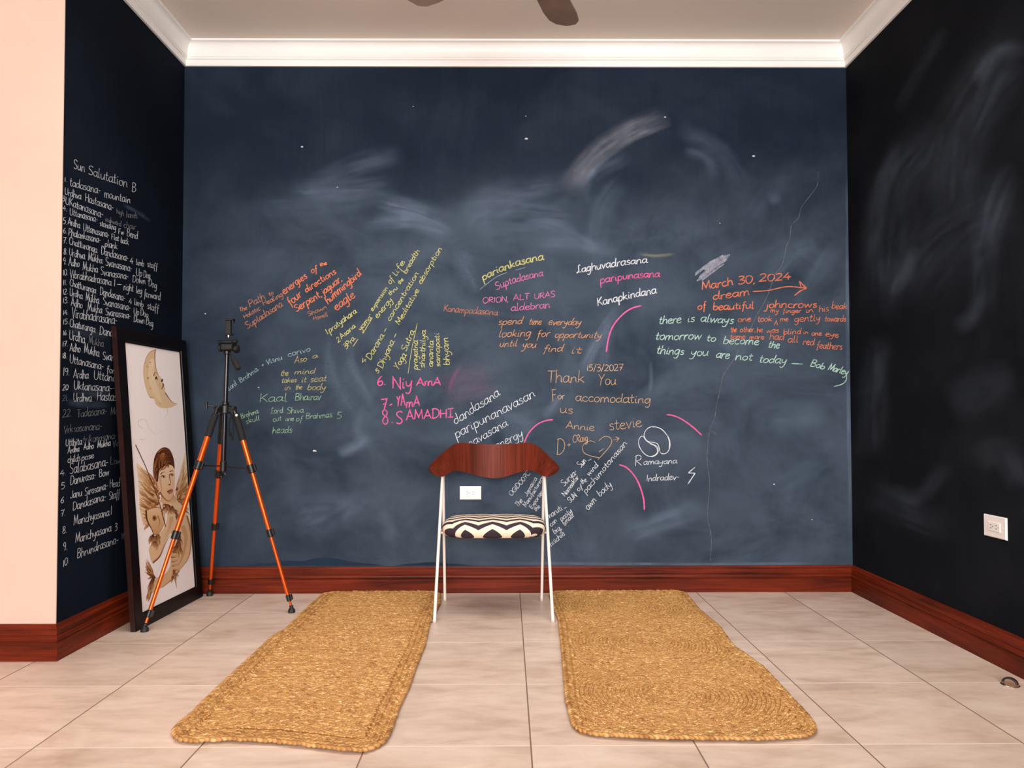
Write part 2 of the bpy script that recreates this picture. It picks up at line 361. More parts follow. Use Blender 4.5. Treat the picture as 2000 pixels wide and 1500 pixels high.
G('3', 4.4, '.4,8.4 2.4,9 3.8,7.4 1.4,4.9 1.4,4.9 3.8,4 3.8,1.4 2,0 .3,.8')
G('4', 4.8, '3,9 .4,3.4 .4,3.4 4.6,3.6|3.2,6 3,0')
G('5', 4.6, '4.2,8.9 1,8.8 1,8.8 .8,5.2 .8,5.2 3,5.4 4,3 2.6,.2 .4,.6')
G('6', 4.4, '3.6,8.8 1.2,5.4 .5,2 1.8,.1 3.6,1.2 3.4,3.8 1.6,4.2 .7,2.6')
G('7', 4.4, '.3,8.8 4.2,8.9 4.2,8.9 1.6,0|1,4.6 3.6,4.8')
G('8', 4.4, '3.8,7.6 2.2,9 .8,7.6 1.4,5.6 3.4,3.8 3.6,1.4 2,0 .5,1.6 1.2,3.8 3.2,5.8 3.8,7.6')
G('9', 4.4, '3.6,7.6 2.2,9 .6,7.6 1,5.2 2.6,5 3.6,7.4 3.4,3 2.4,0')
G('-', 3.2, '.4,3 2.8,3.1'); G('.', 1.6, '.5,.6 .9,.2'); G(',', 1.8, '1,.6 .5,-1.6'); G('/', 3.2, '.2,-1 3,9.8')
G('+', 4, '.3,3 3.7,3.2|2,5 2,1'); G('^', 3, '.3,-1 1.5,4 1.5,4 2.8,-1')

def spline(P, step=3.0):
    """Catmull-Rom through P (photo px); a doubled point makes a corner"""
    segs = []; cur = [P[0]]
    for p in P[1:]:
        if p == cur[-1]:
            segs.append(cur); cur = [p]
        else: cur.append(p)
    segs.append(cur); out = []
    for s in segs:
        if len(s) < 2: continue
        s = np.array(s, float); E_ = np.vstack([2 * s[0] - s[1], s, 2 * s[-1] - s[-2]]); pts = []
        for i in range(1, len(E_) - 2):
            L = np.linalg.norm(E_[i + 1] - E_[i]); n = max(2, min(24, int(L / step) + 1))
            for k in range(n):
                t = k / n; a, b_, c, d = E_[i - 1], E_[i], E_[i + 1], E_[i + 2]
                pts.append(.5 * (2 * b_ + (c - a) * t + (2 * a - 5 * b_ + 4 * c - d) * t * t + (3 * b_ - a - 3 * c + d) * t ** 3))
        pts.append(s[-1]); out.append(np.array(pts))
    return out

class Plane:                                   # writing surface: a wall seen in the photo
    def __init__(s, axis, val, off): s.axis, s.val, s.off = axis, val, off
    def __call__(s, P, lift=0):
        if np.ndim(lift): return np.array([hit(p[0], p[1], s.axis, s.val + s.off * (1 + l)) for p, l in zip(P, lift)])
        return hit(P[:, 0], P[:, 1], s.axis, s.val + s.off * (1 + lift))
BACK = Plane(1, D, -.0012); LEFT = Plane(0, XL, .0012); RIGHT = Plane(0, XR, -.0012)

def ribbon(mb, P, wd, plane, taper=True, lift=0):
    d = np.gradient(P, axis=0); L = np.linalg.norm(d, axis=1); d /= np.maximum(L, 1e-6)[:, None]
    n = np.stack([-d[:, 1], d[:, 0]], -1); ww = np.full(len(P), wd * (.31 if wd < 2.35 else .37))
    ww *= .85 + .3 * np.array([rnd.random() for _ in P])
    if taper and len(P) > 3: ww[0] *= .6; ww[-1] *= .5
    lift = lift + np.linspace(0, .12, len(P))
    A = plane(P + n * ww[:, None], lift); B = plane(P - n * ww[:, None], lift)
    k = len(P); mb.add(list(A) + list(B), [(i, i + 1, k + i + 1, k + i) for i in range(k - 1)])

CROPS = {'L1': (100, 280, 260 / 1083), 'L2': (100, 600, .2), 'L3': (90, 840, .2), 'A': (440, 480, 280 / 1500), 'B': (440, 650, 280 / 1909), 'C': (640, 470, 260 / 1500),
         'D': (720, 620, .16), 'E': (840, 480, .16), 'F': (1080, 480, .16), 'G': (1260, 480, .16), 'H': (1440, 500, 240 / 1385), 'I': (860, 740, .24), 'J': (1040, 690, 260 / 1696),
         'K': (960, 840, 300 / 1731), 'M': (1180, 790, 220 / 1500), 'P': (0, 0, 1)}
def word(mb, crop, text, x0, y0, x1, y1, xh, wd, plane, mid=None, upright=False, slant=.12):
    ox, oy, sc = CROPS[crop]; q = lambda x, y: np.array([ox + x * sc, oy + y * sc])
    a, b = q(x0, y0), q(x1, y1); c = q(*mid) if mid else (a + b) / 2; c = 2 * c - (a + b) / 2; h = xh * sc / 5
    W = sum(GL[ch][0] for ch in text); cx = 0
    for ch in text:
        gw, strokes = GL[ch]; jy = rnd.uniform(-.25, .25); js = rnd.uniform(.92, 1.08)
        for st in strokes:
            P = []
            for (gx, gy) in st:
                t = (cx + gx) / W; t_ = min(max(t, -.1), 1.1)
                gx += rnd.uniform(-.16, .16); gy += rnd.uniform(-.2, .2)
                p = (1 - t_) ** 2 * a + 2 * t_ * (1 - t_) * c + t_ * t_ * b
                tan = 2 * (1 - t_) * (c - a) + 2 * t_ * (b - c); tan = tan / (np.linalg.norm(tan) + 1e-9)
                up = np.array([0, -1.]) if upright else np.array([tan[1], -tan[0]])
                P.append(tuple(p + up * (gy * js + jy) * h + tan * slant * gy * h))
            for s in spline(P, 2.2): ribbon(mb, s, wd, plane, lift=rnd.random() * .12)
        cx += gw
def line(mb, crop, pts, wd, plane, step=4):
    ox, oy, sc = CROPS[crop]
    for s in spline([(ox + x * sc, oy + y * sc) for x, y in pts], step): ribbon(mb, s, wd, plane, lift=rnd.random() * .12)

OR = (238, 134, 96); ORD = (206, 134, 104); YE = (216, 212, 132); YP = (196, 186, 128); PK = (240, 108, 168); PKD = (226, 126, 178); WH = (236, 240, 246); MINT = (190, 226, 212)
TAN = (218, 178, 138); GR = (154, 188, 158); BL = (170, 196, 202); GREY = (126, 130, 136); PEACH = (222, 160, 112); LWH = (214, 218, 224)
def block(words, rgb, label, lines=(), wd=2.3, plane=BACK, parent=wall_back, upright=False, dens=.9, name='chalk_writing', slant=.12):
    mb = MB()
    for wv in words:
        crop, text, x0, y0, x1, y1, xh = wv[:7]; word(mb, crop, text, x0, y0, x1, y1, xh, wd, plane, wv[7] if len(wv) > 7 else None, upright, slant)
    for l in lines: line(mb, l[0], l[1], l[2] if len(l) > 2 else wd, plane)
    return obj(name, mb, chalk(rgb, dens), parent, smooth=False, label=label)

block([('A', 'The', 150, 690, 232, 665, 24), ('A', 'Path', 255, 645, 425, 555, 42), ('A', 'to', 460, 530, 508, 510, 26), ('A', 'Holistic', 200, 765, 368, 668, 26), ('A', 'Healing', 400, 632, 608, 525, 30)], ORD,
      'small tan chalk words The Path to Holistic Healing', wd=2)
block([('A', 'energies', 615, 512, 860, 330, 42), ('A', 'of', 900, 288, 968, 270, 36), ('A', 'the', 990, 216, 1065, 195, 22), ('A', 'four', 680, 632, 808, 515, 46), ('A', 'directions', 845, 492, 1165, 285, 38),
       ('A', 'Serpent,', 740, 695, 1015, 525, 42), ('A', 'jaguar,', 1025, 520, 1225, 360, 42), ('A', 'hummingbird', 1072, 610, 1430, 300, 42), ('A', 'eagle', 1160, 682, 1365, 530, 52)], OR,
      'orange chalk lines about energies of the four directions', wd=2.6)
block([('A', 'Suptadasana', 232, 872, 605, 628, 40)], ORD, 'faded tan chalk word Suptadasana slanting upward', wd=2.2, dens=.8)
block([('A', 'Shawn', 865, 738, 1065, 655, 25), ('A', 'Howell', 920, 782, 1078, 735, 26)], ORD, 'faint tan chalk signature under the orange lines', wd=1.9, dens=.75)
block([('A', '1.pratyahara', 1070, 930, 1380, 698, 34), ('A', '2', 1180, 1015, 1212, 992, 28), ('A', 'Asana', 1216, 980, 1365, 848, 28), ('A', '3Pra.', 1265, 1085, 1368, 965, 30), ('C', 'yama', 372, 1020, 495, 870, 32),
       ('C', 'expansion', 508, 800, 680, 535, 28), ('C', 'of', 705, 495, 752, 440, 36), ('C', 'life', 770, 408, 875, 240, 36), ('C', 'energy', 560, 880, 735, 670, 36), ('C', 'thru', 700, 622, 795, 540, 26),
       ('C', 'the', 812, 496, 857, 440, 24), ('C', 'breadth', 880, 378, 1040, 115, 32)], YE, 'slanting yellow chalk list from pratyahara to energy of the breadth',
      lines=[('A', [(1335, 1055), (1390, 975)]), ('C', [(395, 1050), (505, 865)]), ('C', [(466, 842), (480, 828)])], wd=2.1)
block([('C', 'concentration', 700, 912, 1030, 370, 34), ('C', 'Meditative', 805, 955, 1035, 560, 34), ('C', 'absorption', 1052, 495, 1290, 90, 34), ('C', '4', 400, 1390, 445, 1350, 30), ('C', 'Darana', 480, 1350, 640, 1070, 40),
       ('C', 'Dhyana', 615, 1445, 752, 1135, 40), ('C', '5', 555, 1500, 590, 1475, 26)], YE, 'slanting yellow chalk words on concentration and meditative absorption',
      lines=[('C', [(638, 1028), (660, 985)]), ('C', [(750, 1092), (772, 1045)])], wd=2.1)
block([('C', 'Yoga', 795, 1458, 890, 1290, 42), ('C', 'Sutra', 885, 1255, 978, 1020, 40), ('C', 'prayatna', 1012, 1455, 1014, 1125, 36), ('C', 'shaithilya', 1092, 1438, 1105, 1010, 36), ('C', 'ananta', 1185, 1425, 1190, 1128, 36),
       ('C', 'samapati', 1268, 1425, 1255, 1040, 34), ('C', 'bhyam', 1376, 1405, 1352, 1090, 42)], YE, 'yellow chalk words Yoga Sutra with five words written upward',
      lines=[('C', [(905, 1498), (950, 1210), (1010, 930)], 1.6)], wd=2.2)
block([('D', '6.', 105, 838, 215, 820, 64), ('D', 'Niy', 285, 872, 540, 855, 84), ('D', 'AmA', 580, 835, 885, 828, 54), ('D', '7', 160, 1130, 240, 1118, 66), ('D', '-', 265, 1110, 310, 1085, 60), ('D', 'YA', 345, 1085, 450, 1075, 66),
       ('D', 'mA', 455, 1095, 628, 1085, 62), ('D', '8', 165, 1305, 250, 1295, 92), ('D', '.', 275, 1290, 300, 1288, 60), ('D', 'S', 330, 1300, 420, 1295, 84), ('D', 'AMADH!', 455, 1255, 1045, 1218, 62)], PK,
      'bold pink chalk lines Niyama, Yama and Samadhi', wd=3.1, slant=.05)
block([('B', '@ord', 50, 775, 158, 690, 40), ('B', 'Brahma', 205, 672, 440, 500, 38), ('B', '+', 492, 462, 528, 442, 40), ('B', 'Visnu', 550, 425, 765, 352, 40), ('B', 'corivo', 835, 322, 1138, 240, 40)], BL,
      'pale blue chalk line rising beside the tripod handle', wd=1.9, dens=.82)
block([('B', 'Aso', 915, 408, 1085, 378, 46), ('B', 'a', 1155, 348, 1235, 325, 36), ('B', 'the', 735, 578, 838, 568, 42), ('B', 'mind', 915, 552, 1195, 542, 40), ('B', 'takes', 745, 668, 948, 655, 38), ('B', 'it', 1010, 662, 1080, 655, 44),
       ('B', 'seat', 1125, 658, 1350, 640, 46), ('B', 'in', 780, 765, 872, 752, 40), ('B', 'the', 930, 757, 1022, 750, 38), ('B', 'body', 1085, 758, 1335, 762, 46)], YP, 'dull yellow chalk lines the mind takes it seat in the body', wd=1.9, dens=.85, slant=.3)
block([('B', 'Kaal', 450, 922, 830, 912, 62), ('B', 'Bhairav', 925, 900, 1275, 892, 52)], GR, 'large green chalk words Kaal Bhairav', wd=2.2, dens=.8)
block([('B', '@ord', 600, 1082, 772, 1062, 42), ('B', 'Shiva', 820, 1075, 1045, 1060, 42), ('B', 'cut', 635, 1185, 752, 1165, 38), ('B', 'one', 795, 1178, 915, 1168, 34), ('B', 'of', 935, 1175, 1028, 1180, 42), ('B', 'Brahmas', 1070, 1148, 1425, 1122, 44),
       ('B', '5', 1480, 1145, 1552, 1145, 46), ('B', 'heads', 625, 1338, 892, 1328, 50), ('B', 'Brahma', 210, 1145, 445, 1068, 38), ('B', 'skull', 275, 1215, 465, 1160, 40)], GR, 'pale green chalk lines ending in heads, beside the tripod legs', wd=1.9, dens=.82)
block([('E', 'pariankasana', 645, 425, 1390, 168, 52, (1000, 268))], YE, 'bright yellow chalk word pariankasana curving upward', wd=2.7)
block([], BL, 'thin pale blue chalk underline below the bright yellow word', lines=[('E', [(600, 540), (700, 460), (820, 375), (940, 325)]), ('E', [(1040, 300), (1170, 262)])], wd=1.6, dens=.7, name='chalk_line')
block([('E', 'Suptadasana', 808, 542, 1382, 368, 50, (1090, 436)), ('E', 'ORION,', 640, 702, 960, 682, 38), ('E', 'ALT', 1010, 672, 1215, 650, 38), ('E', 'URAS', 1270, 650, 1528, 622, 38), ('E', 'aldebran', 985, 798, 1468, 755, 50)], PKD,
      'pink chalk words Suptadasana, Orion, Alturas and aldebran', wd=2.3)
block([('E', 'Konampadasana', 160, 800, 825, 850, 46, (480, 825))], ORD, 'faded orange chalk word Konampadasana', wd=2.1, dens=.75)
block([('E', 'spend', 825, 968, 1125, 952, 48), ('E', 'time', 1200, 962, 1355, 962, 46), ('E', 'everyday', 1440, 965, 1838, 970, 48), ('E', 'looking', 830, 1118, 1228, 1105, 52), ('E', 'for', 1295, 1122, 1465, 1105, 48), ('E', 'opportunity', 1515, 1118, 2090, 1128, 46),
       ('E', 'until', 842, 1235, 1060, 1225, 46), ('E', 'you', 1118, 1245, 1292, 1245, 48), ('E', 'find', 1375, 1295, 1620, 1290, 48), ('E', 'it', 1710, 1318, 1850, 1312, 50)], PEACH, 'orange chalk lines spend time everyday looking for opportunity', wd=2.1, slant=.35)
block([('F', '@aghuvadrasana', 290, 335, 1155, 208, 52, (700, 262))], WH, 'white chalk word starting with a looped L, above a pink word', wd=2.4)
block([('F', 'paripunasana', 575, 465, 1305, 380, 52, (940, 404))], PK, 'pink chalk word between two white words', wd=2.4)
block([('F', 'Kanapkindana', 545, 738, 1268, 580, 54, (900, 652))], WH, 'white chalk word starting with K, just above a pink arc', wd=2.6)
block([], PK, 'tall pink chalk arc below the white words', lines=[('F', [(650, 1300), (680, 1120), (740, 970), (850, 840), (960, 765), (1080, 730)])], wd=3.6, name='chalk_arc', dens=1.1)
block([], PK, 'pink chalk arc rising from behind the chair back', lines=[('I', [(680, 525), (720, 440), (790, 370), (860, 340), (918, 332)])], wd=3.2, name='chalk_arc', dens=1.1)
block([], PK, 'pink chalk arc sloping down above the white kidney shapes', lines=[('M', [(830, 135), (920, 148), (1040, 200), (1180, 300), (1300, 410)])], wd=3.4, name='chalk_arc', dens=1.1)
block([], PK, 'pink chalk arc curving down below the heart', lines=[('M', [(200, 802), (290, 835), (380, 920), (450, 1030), (500, 1160), (530, 1290), (535, 1405)])], wd=3.8, name='chalk_arc', dens=1.1)
block([('G', 'March', 690, 545, 1078, 475, 55), ('G', '30,', 1130, 470, 1350, 452, 54), ('H', '2024', 245, 288, 608, 265, 44), ('G', 'dream', 825, 662, 1278, 600, 55), ('G', 'of', 640, 785, 748, 772, 50), ('G', 'beautiful', 825, 785, 1330, 765, 52),
       ('H', 'johncrows', 310, 585, 900, 580, 46)], OR, 'large orange chalk heading dated March 30, 2024 with an arrow',
      lines=[('H', [(175, 400), (350, 388), (560, 346), (780, 362)], 2.8), ('H', [(700, 282), (735, 320), (782, 364), (782, 364), (715, 392), (645, 446)], 3.2), ('H', [(702, 284), (722, 364)], 2.6)], wd=2.7)
block([('H', 'his', 920, 628, 1032, 620, 40), ('H', 'beak', 1060, 592, 1238, 602, 44), ('H', 'my', 370, 632, 465, 640, 30), ('H', 'finger', 510, 642, 722, 640, 28), ('H', 'in', 770, 642, 862, 632, 30), ('H', 'one', 5, 742, 158, 735, 36), ('H', 'took', 225, 742, 392, 735, 40),
       ('H', '^', 412, 770, 458, 770, 50), ('H', 'me', 480, 738, 578, 735, 34), ('H', 'gently', 640, 742, 938, 730, 44), ('H', 'towards', 985, 738, 1225, 738, 38), ('G', 'the', 1045, 1058, 1122, 1052, 36), ('H', 'other,', 30, 858, 205, 855, 34), ('H', 'he', 220, 862, 288, 858, 34),
       ('H', 'was', 325, 864, 468, 862, 32), ('H', 'blind', 515, 882, 722, 880, 36), ('H', 'in', 740, 882, 802, 880, 26), ('H', 'one', 835, 898, 952, 896, 32), ('H', 'eye', 990, 902, 1142, 918, 36), ('G', 'some', 1032, 1132, 1225, 1138, 34), ('H', 'more', 135, 938, 302, 935, 30),
       ('H', 'had', 360, 938, 528, 945, 42), ('H', 'all', 565, 972, 690, 972, 42), ('H', 'red', 735, 998, 868, 1005, 42), ('H', 'feathers', 890, 1038, 1182, 1056, 44)], OR, 'small crowded orange chalk lines about a beak and red feathers', wd=2.2)
block([('G', 'there', 160, 955, 438, 940, 58), ('G', 'is', 510, 935, 608, 925, 52), ('G', 'always', 670, 925, 1078, 950, 56), ('G', 'tomorrow', 118, 1148, 685, 1142, 56), ('G', 'to', 740, 1168, 862, 1168, 52), ('G', 'become', 945, 1195, 1388, 1208, 56), ('H', 'the', 342, 1032, 472, 1042, 48),
       ('G', 'things', 130, 1315, 472, 1332, 56), ('G', 'you', 548, 1340, 768, 1348, 58), ('G', 'are', 860, 1368, 1025, 1382, 58), ('G', 'not', 1095, 1392, 1308, 1398, 54), ('H', 'today', 238, 1198, 552, 1218, 50), ('H', 'Bob', 815, 1242, 978, 1278, 44), ('H', 'Marley', 1015, 1285, 1238, 1342, 46)], MINT,
      'mint green chalk quote starting there is always', lines=[('H', [(610, 1212), (740, 1218)]), ('H', [(1232, 1330), (1226, 1400), (1180, 1445), (1090, 1470)])], wd=2.4, slant=.25)
block([('J', '15/3/2027', 690, 228, 1155, 222, 46), ('J', 'Thank', 185, 370, 665, 378, 84), ('J', 'You', 840, 405, 1070, 402, 72), ('J', 'F', 250, 608, 318, 600, 92), ('J', 'or', 320, 588, 418, 582, 50), ('J', 'accomodating', 545, 610, 1510, 640, 64), ('J', 'us', 345, 760, 518, 768, 62),
       ('J', 'Annie', 420, 958, 790, 988, 52), ('J', 'stevie', 975, 978, 1398, 935, 78)], TAN, 'tan chalk thank you note dated 15/3', wd=2.0, slant=.02)
block([('J', 'D', 300, 1298, 412, 1290, 108), ('J', '+', 430, 1205, 495, 1200, 62), ('J', 'CRaig', 512, 1140, 708, 1118, 54)], TAN, 'tan chalk initials and a heart with an arrow beside it',
      lines=[('J', [(800, 1138), (740, 1115), (670, 1145), (638, 1200), (660, 1270), (750, 1310), (860, 1332)]), ('J', [(845, 1115), (900, 1068), (960, 1060), (1008, 1098), (1000, 1160), (940, 1240), (830, 1360)]), ('J', [(845, 1255), (912, 1213)]),
             ('J', [(1030, 1108), (1100, 1085)]), ('J', [(1055, 1065), (1105, 1082), (1105, 1082), (1068, 1132)])], wd=2.0)
block([('K', 'Surya-', 818, 640, 972, 480, 42), ('K', 'Sun', 1008, 430, 1072, 350, 40), ('K', 'Namaskar', 828, 752, 988, 535, 30), ('K', 'SUN', 888, 825, 965, 740, 32), ('K', 'of', 975, 695, 1035, 655, 34), ('K', 'the', 1018, 612, 1078, 575, 30), ('K', 'wind', 1098, 522, 1208, 400, 36),
       ('K', 'pachimotanasan', 1062, 722, 1532, 150, 38), ('K', 'own', 1085, 905, 1188, 795, 46), ('K', 'body', 1218, 752, 1362, 625, 44), ('K', 'maruti', 640, 1005, 805, 895, 38), ('K', 'can', 672, 1092, 742, 1025, 30), ('K', 'pasly', 790, 1032, 912, 918, 32),
       ('K', 'big,', 708, 1172, 795, 1112, 38), ('K', 'small', 822, 1082, 932, 968, 32), ('K', 'mischie', 655, 1325, 832, 1180, 36)], WH, 'slanting white chalk lines right of the chair from Surya to own body',
      lines=[('K', [(1088, 345), (1125, 325)]), ('K', [(820, 885), (846, 868)])], wd=1.9, dens=.85)
block([('K', 'OGIDO07C', 225, 748, 442, 490, 30), ('K', 'The', 295, 872, 358, 798, 32), ('K', 'Jamaica', 398, 752, 518, 545, 28), ('K', 'Manufacturers', 388, 872, 588, 540, 26), ('K', 'Exporters', 455, 892, 600, 680, 26), ('K', 'the', 495, 918, 552, 868, 26)], WH,
      'small slanting white chalk lines framed by the chair uprights', wd=1.7, dens=.8)
block([('I', 'dandasana', 122, 375, 490, 130, 42), ('I', 'paripunanavasan', 128, 485, 778, 140, 44), ('I', 'navasana', 235, 560, 552, 375, 38), ('I', 'energy', 455, 575, 680, 468, 40)], WH, 'slanting white chalk words rising behind the chair back', wd=2.1)
block([('M', 'R', 405, 820, 505, 812, 72), ('M', 'amayana', 520, 802, 972, 782, 44), ('M', 'Indradev-', 560, 1022, 1002, 1000, 48)], WH, 'two white chalk names below the kidney shapes', wd=1.9,
      lines=[('M', [(1210, 835), (1210, 835), (1120, 912), (1120, 912), (1212, 914), (1212, 914), (1115, 1060)], 2.4)])
block([], WH, 'white chalk drawing of two nested kidney shapes', name='chalk_drawing', wd=2.2, dens=1.0,
      lines=[('M', [(525, 435), (500, 420), (465, 460), (460, 530), (490, 600), (540, 660), (610, 695), (670, 685), (715, 640), (715, 580), (680, 545), (610, 515), (550, 470), (530, 420), (545, 360), (600, 305), (680, 298), (760, 328), (830, 400), (872, 480), (874, 570), (842, 635), (790, 657), (748, 640), (730, 570), (710, 525), (670, 508), (610, 500), (555, 470), (535, 420)]),
             ('M', [(640, 300), (720, 308), (790, 348), (845, 425), (868, 510), (862, 590)], 1.8), ('M', [(610, 525), (670, 548), (704, 590), (706, 640), (670, 676), (620, 690)], 1.8)])
# scribbled-over patch and loose marks
mb = MB()
for k in range(26):
    t0 = rnd.uniform(0, .52); t1 = t0 + rnd.uniform(.3, .48); o_ = rnd.uniform(-1, 1) * (62 if .1 < t0 < .45 else 46)
    P_ = [(600 + 450 * t + .56 * o_, 425 - 315 * t + .83 * o_ - 18 * math.sin(3.14 * t)) for t in (t0, (t0 + t1) / 2, t1)]
    line(mb, 'G', P_, 4.6, BACK)
obj('chalk_scribble', mb, chalk((176, 178, 194), .60), wall_back, False, label='grey-white chalk scribble above the orange date')
mb = MB()
for (x, y, r) in [(590, 287, 2.2), (1028, 271, 3), (1472, 305, 2.6), (659, 366, 1.3), (807, 208, 1.2), (401, 613, 1.6), (1406, 436, 1.4), (614, 880.5, 2.6), (1299, 229, 1.8), (1512, 946, 1.6), (1586, 1015, 1.3), (505, 757, 1.4), (1027, 227, 1.3)]:
    line(mb, 'P', [(x - r, y), (x, y - .4), (x + r, y + .3)], r * 1.5, BACK)
line(mb, 'P', [(611, 880.5), (618, 881)], 3.2, BACK)
obj('chalk_speck', mb, chalk((225, 228, 225), 1.1), wall_back, False)
mb = MB()
line(mb, 'P', [(1598, 335), (1596, 362), (1580, 385), (1565, 405), (1560, 425), (1546, 440), (1543, 465), (1536, 480), (1532, 500), (1526, 520), (1514, 535), (1508, 552), (1500, 575), (1492, 592), (1480, 612), (1472, 628), (1466, 645)], 1.2, BACK)
line(mb, 'P', [(1444, 680), (1436, 698), (1424, 715), (1412, 735), (1408, 755), (1400, 790), (1396, 815), (1387, 838), (1383, 862), (1381, 900), (1386, 940), (1384, 975), (1382, 1010), (1389, 1050), (1388, 1095)], 1.1, BACK)
line(mb, 'P', [(1381, 847), (1392, 843), (1398, 848)], 1.0, BACK)
obj('plaster_crack', mb, chalk((150, 155, 150), .62), wall_back, False, label='thin hairline crack wandering down the wall')

mb = MB()
for oc in ([(478, 1105), (505, 1101), (535, 1099), (556, 1095), (590, 1096), (612, 1091), (636, 1089), (662, 1092), (686, 1097), (722, 1101), (752, 1105)], [(766, 1105), (800, 1101), (842, 1098), (880, 1101), (930, 1105)]):
    P = np.array(spline(oc, 5)[0]); V = BACK(P, -.6); mb.add(list(V), [tuple(range(len(V)))])
obj('unchalked_patch', mb, plain('old_board_paint', (34, 47, 64), .8, spec=.1), wall_back, False, label='darker low patch of bare navy paint above the baseboard')

# left wall list
LW = []
def lw(crop, rows):
    for r in rows.strip().split('\n'):
        for it in r.split(';'):
            it = it.strip()
            if it:
                p = it.split(); LW.append((crop, p[0], *map(float, p[1:6])))
    out = list(LW); LW.clear(); return out
kw = dict(plane=LEFT, parent=wall_left, upright=True, slant=.04)
block(lw('L1', '''Sun 180 202 275 235 44; Salutation 300 252 622 362 44; B 655 392 692 396 42'''), LWH, 'white chalk title Sun Salutation B', wd=1.8, **kw)
block(lw('L1', '''1. 105 312 135 312 22; tadasana- 150 345 402 412 38; mountain 430 435 645 490 36
Urdhva 110 415 245 458 32; Hastasana- 275 470 508 548 36
3. 92 468 118 470 22; UKatanasana- 115 495 422 608 38
4. 95 548 128 552 24; Uttanasana- 150 582 378 642 32; standing 395 672 528 708 28; Fw 545 738 592 742 26; Bend 615 752 705 782 34
5. 95 656 128 660 28; Ardha 135 660 235 692 32; Uttanasana- 260 712 472 768 34; Flat 488 782 552 795 26; back 565 808 630 826 30
6. 95 732 128 736 26; Phalankasana- 140 748 402 812 34; plank 435 838 540 862 32
7. 95 812 128 815 26; Chatturanga 145 818 375 892 34; Dandasana- 405 902 628 960 36; 4 640 982 668 985 28; limb 690 988 755 1002 28; staff 780 1002 865 1030 30
8. 100 905 130 905 28; Urdhva 145 912 275 942 34; Mukha 300 952 415 978 36; Svanasana- 440 992 658 1044 36; Up 690 1078 740 1085 34; Dog 750 1088 805 1102 32
9. 95 985 125 985 28; Adho 140 996 230 1008 36; Mukha 255 1032 380 1052 36; Svanasana- 400 1068 628 1108 36; Down 660 1128 768 1146 32; Dog 790 1158 860 1182 34
10. 95 1075 135 1070 26; Vibrabhadrasana 150 1088 490 1158 38; 1- 502 1166 578 1168 36; right 588 1192 670 1208 36; leg 690 1216 740 1228 34; forward 755 1246 890 1276 34
11. 95 1155 130 1150 26; Chatturanga 150 1158 365 1222 34; Dandasana- 395 1232 602 1284 36; 4 630 1308 658 1310 26; limb 675 1312 750 1336 30; staff 780 1346 875 1372 32
12. 95 1230 135 1226 26; Urdha 150 1238 255 1268 34; Mukha 280 1282 390 1306 36; Svanasana- 420 1312 646 1364 36; Up 670 1392 715 1400 32; Dog 725 1398 790 1422 32
13. 95 1302 140 1298 26; Adho 160 1322 255 1342 36; Mukha 295 1362 415 1382 36; Svanasana- 440 1396 646 1428 34; Down 670 1452 760 1468 30; Dog 770 1472 830 1496 32'''), LWH, 'white chalk numbered list lines under the title, above the picture', wd=1.75, **kw)
block(lw('L1', '''high 530 568 592 592 26; hands 610 602 700 612 28; awkward 440 632 570 678 26; chair 588 684 692 704 30'''), GREY, 'half rubbed-out grey chalk words beside the list', wd=1.8, dens=.8, **kw)
block(lw('L2', '''14. 115 78 168 72 28; Virabhadrasana- 200 98 645 170 54
15. 115 168 172 162 28; Chaturanga 180 188 430 248 44; Dandasana 470 268 760 305 50
16. 115 276 158 272 26; Urdha 175 312 330 354 54
17. 110 388 162 382 30; Adho 180 428 285 444 44; Mukha 320 448 470 484 48; Svanasana 500 508 760 548 46
18. 110 502 152 498 30; Uttanasana- 180 542 512 614 48; for 540 634 622 652 40
19. 115 672 182 664 44; Ardha 215 694 365 698 48; Uttana 415 704 640 728 48
20 110 812 168 806 30; Uktanasana-- 220 804 620 824 48
Urdhva 215 918 395 922 46; Hastas 445 912 640 912 48
Utthita 140 1358 300 1342 40; Ardha 160 1432 275 1408 36; Adho 315 1396 415 1382 36; Mukha 450 1376 580 1352 36'''), LWH, 'white chalk list lines running behind the leaning picture', wd=1.8, **kw)
block(lw('L2', '''Mukha 365 356 512 392 44; 21. 108 918 165 912 32; 22. 110 1078 205 1062 42; Tadasana- 250 1078 545 1042 44; Mo 580 1052 650 1045 40; Vrksasanana- 122 1232 497 1190 44; trikonasana- 310 1332 642 1282 42; Vir 600 1366 660 1352 34'''), GREY,
      'half rubbed-out grey chalk names left of the leaning picture', wd=1.8, dens=.78, **kw)
block(lw('L3', '''childs 210 325 335 300 38; pose 345 302 468 270 36
4. 135 448 198 438 30; Salabasana- 228 432 608 345 54
5 145 578 185 572 34; Danurasa- 235 538 488 470 46; Bow 515 458 615 440 40
6 140 718 178 708 36; Janu 235 668 352 645 46; Sirosana- 375 642 602 572 44; Head 620 562 722 550 42
7. 140 848 190 832 32; Dandasana- 258 788 588 680 48; Staff 612 684 720 652 42
8. 158 1014 202 1002 36; Marichyasana 268 932 618 832 46; 1 625 832 648 822 46
9. 165 1186 206 1166 44; Marichyasana 285 1108 638 985 46; 3 668 988 696 975 42
10. 165 1342 222 1292 38; Bhrundrasana- 302 1252 708 1100 48'''), LWH, 'white chalk list of poses low down, left of the leaning picture', wd=1.8, **kw)
block(lw('L3', '''Low 625 336 735 330 42; Mr 735 1072 778 1060 34'''), GREY, 'dim grey chalk word ends at the picture edge', wd=1.8, dens=.78, **kw)

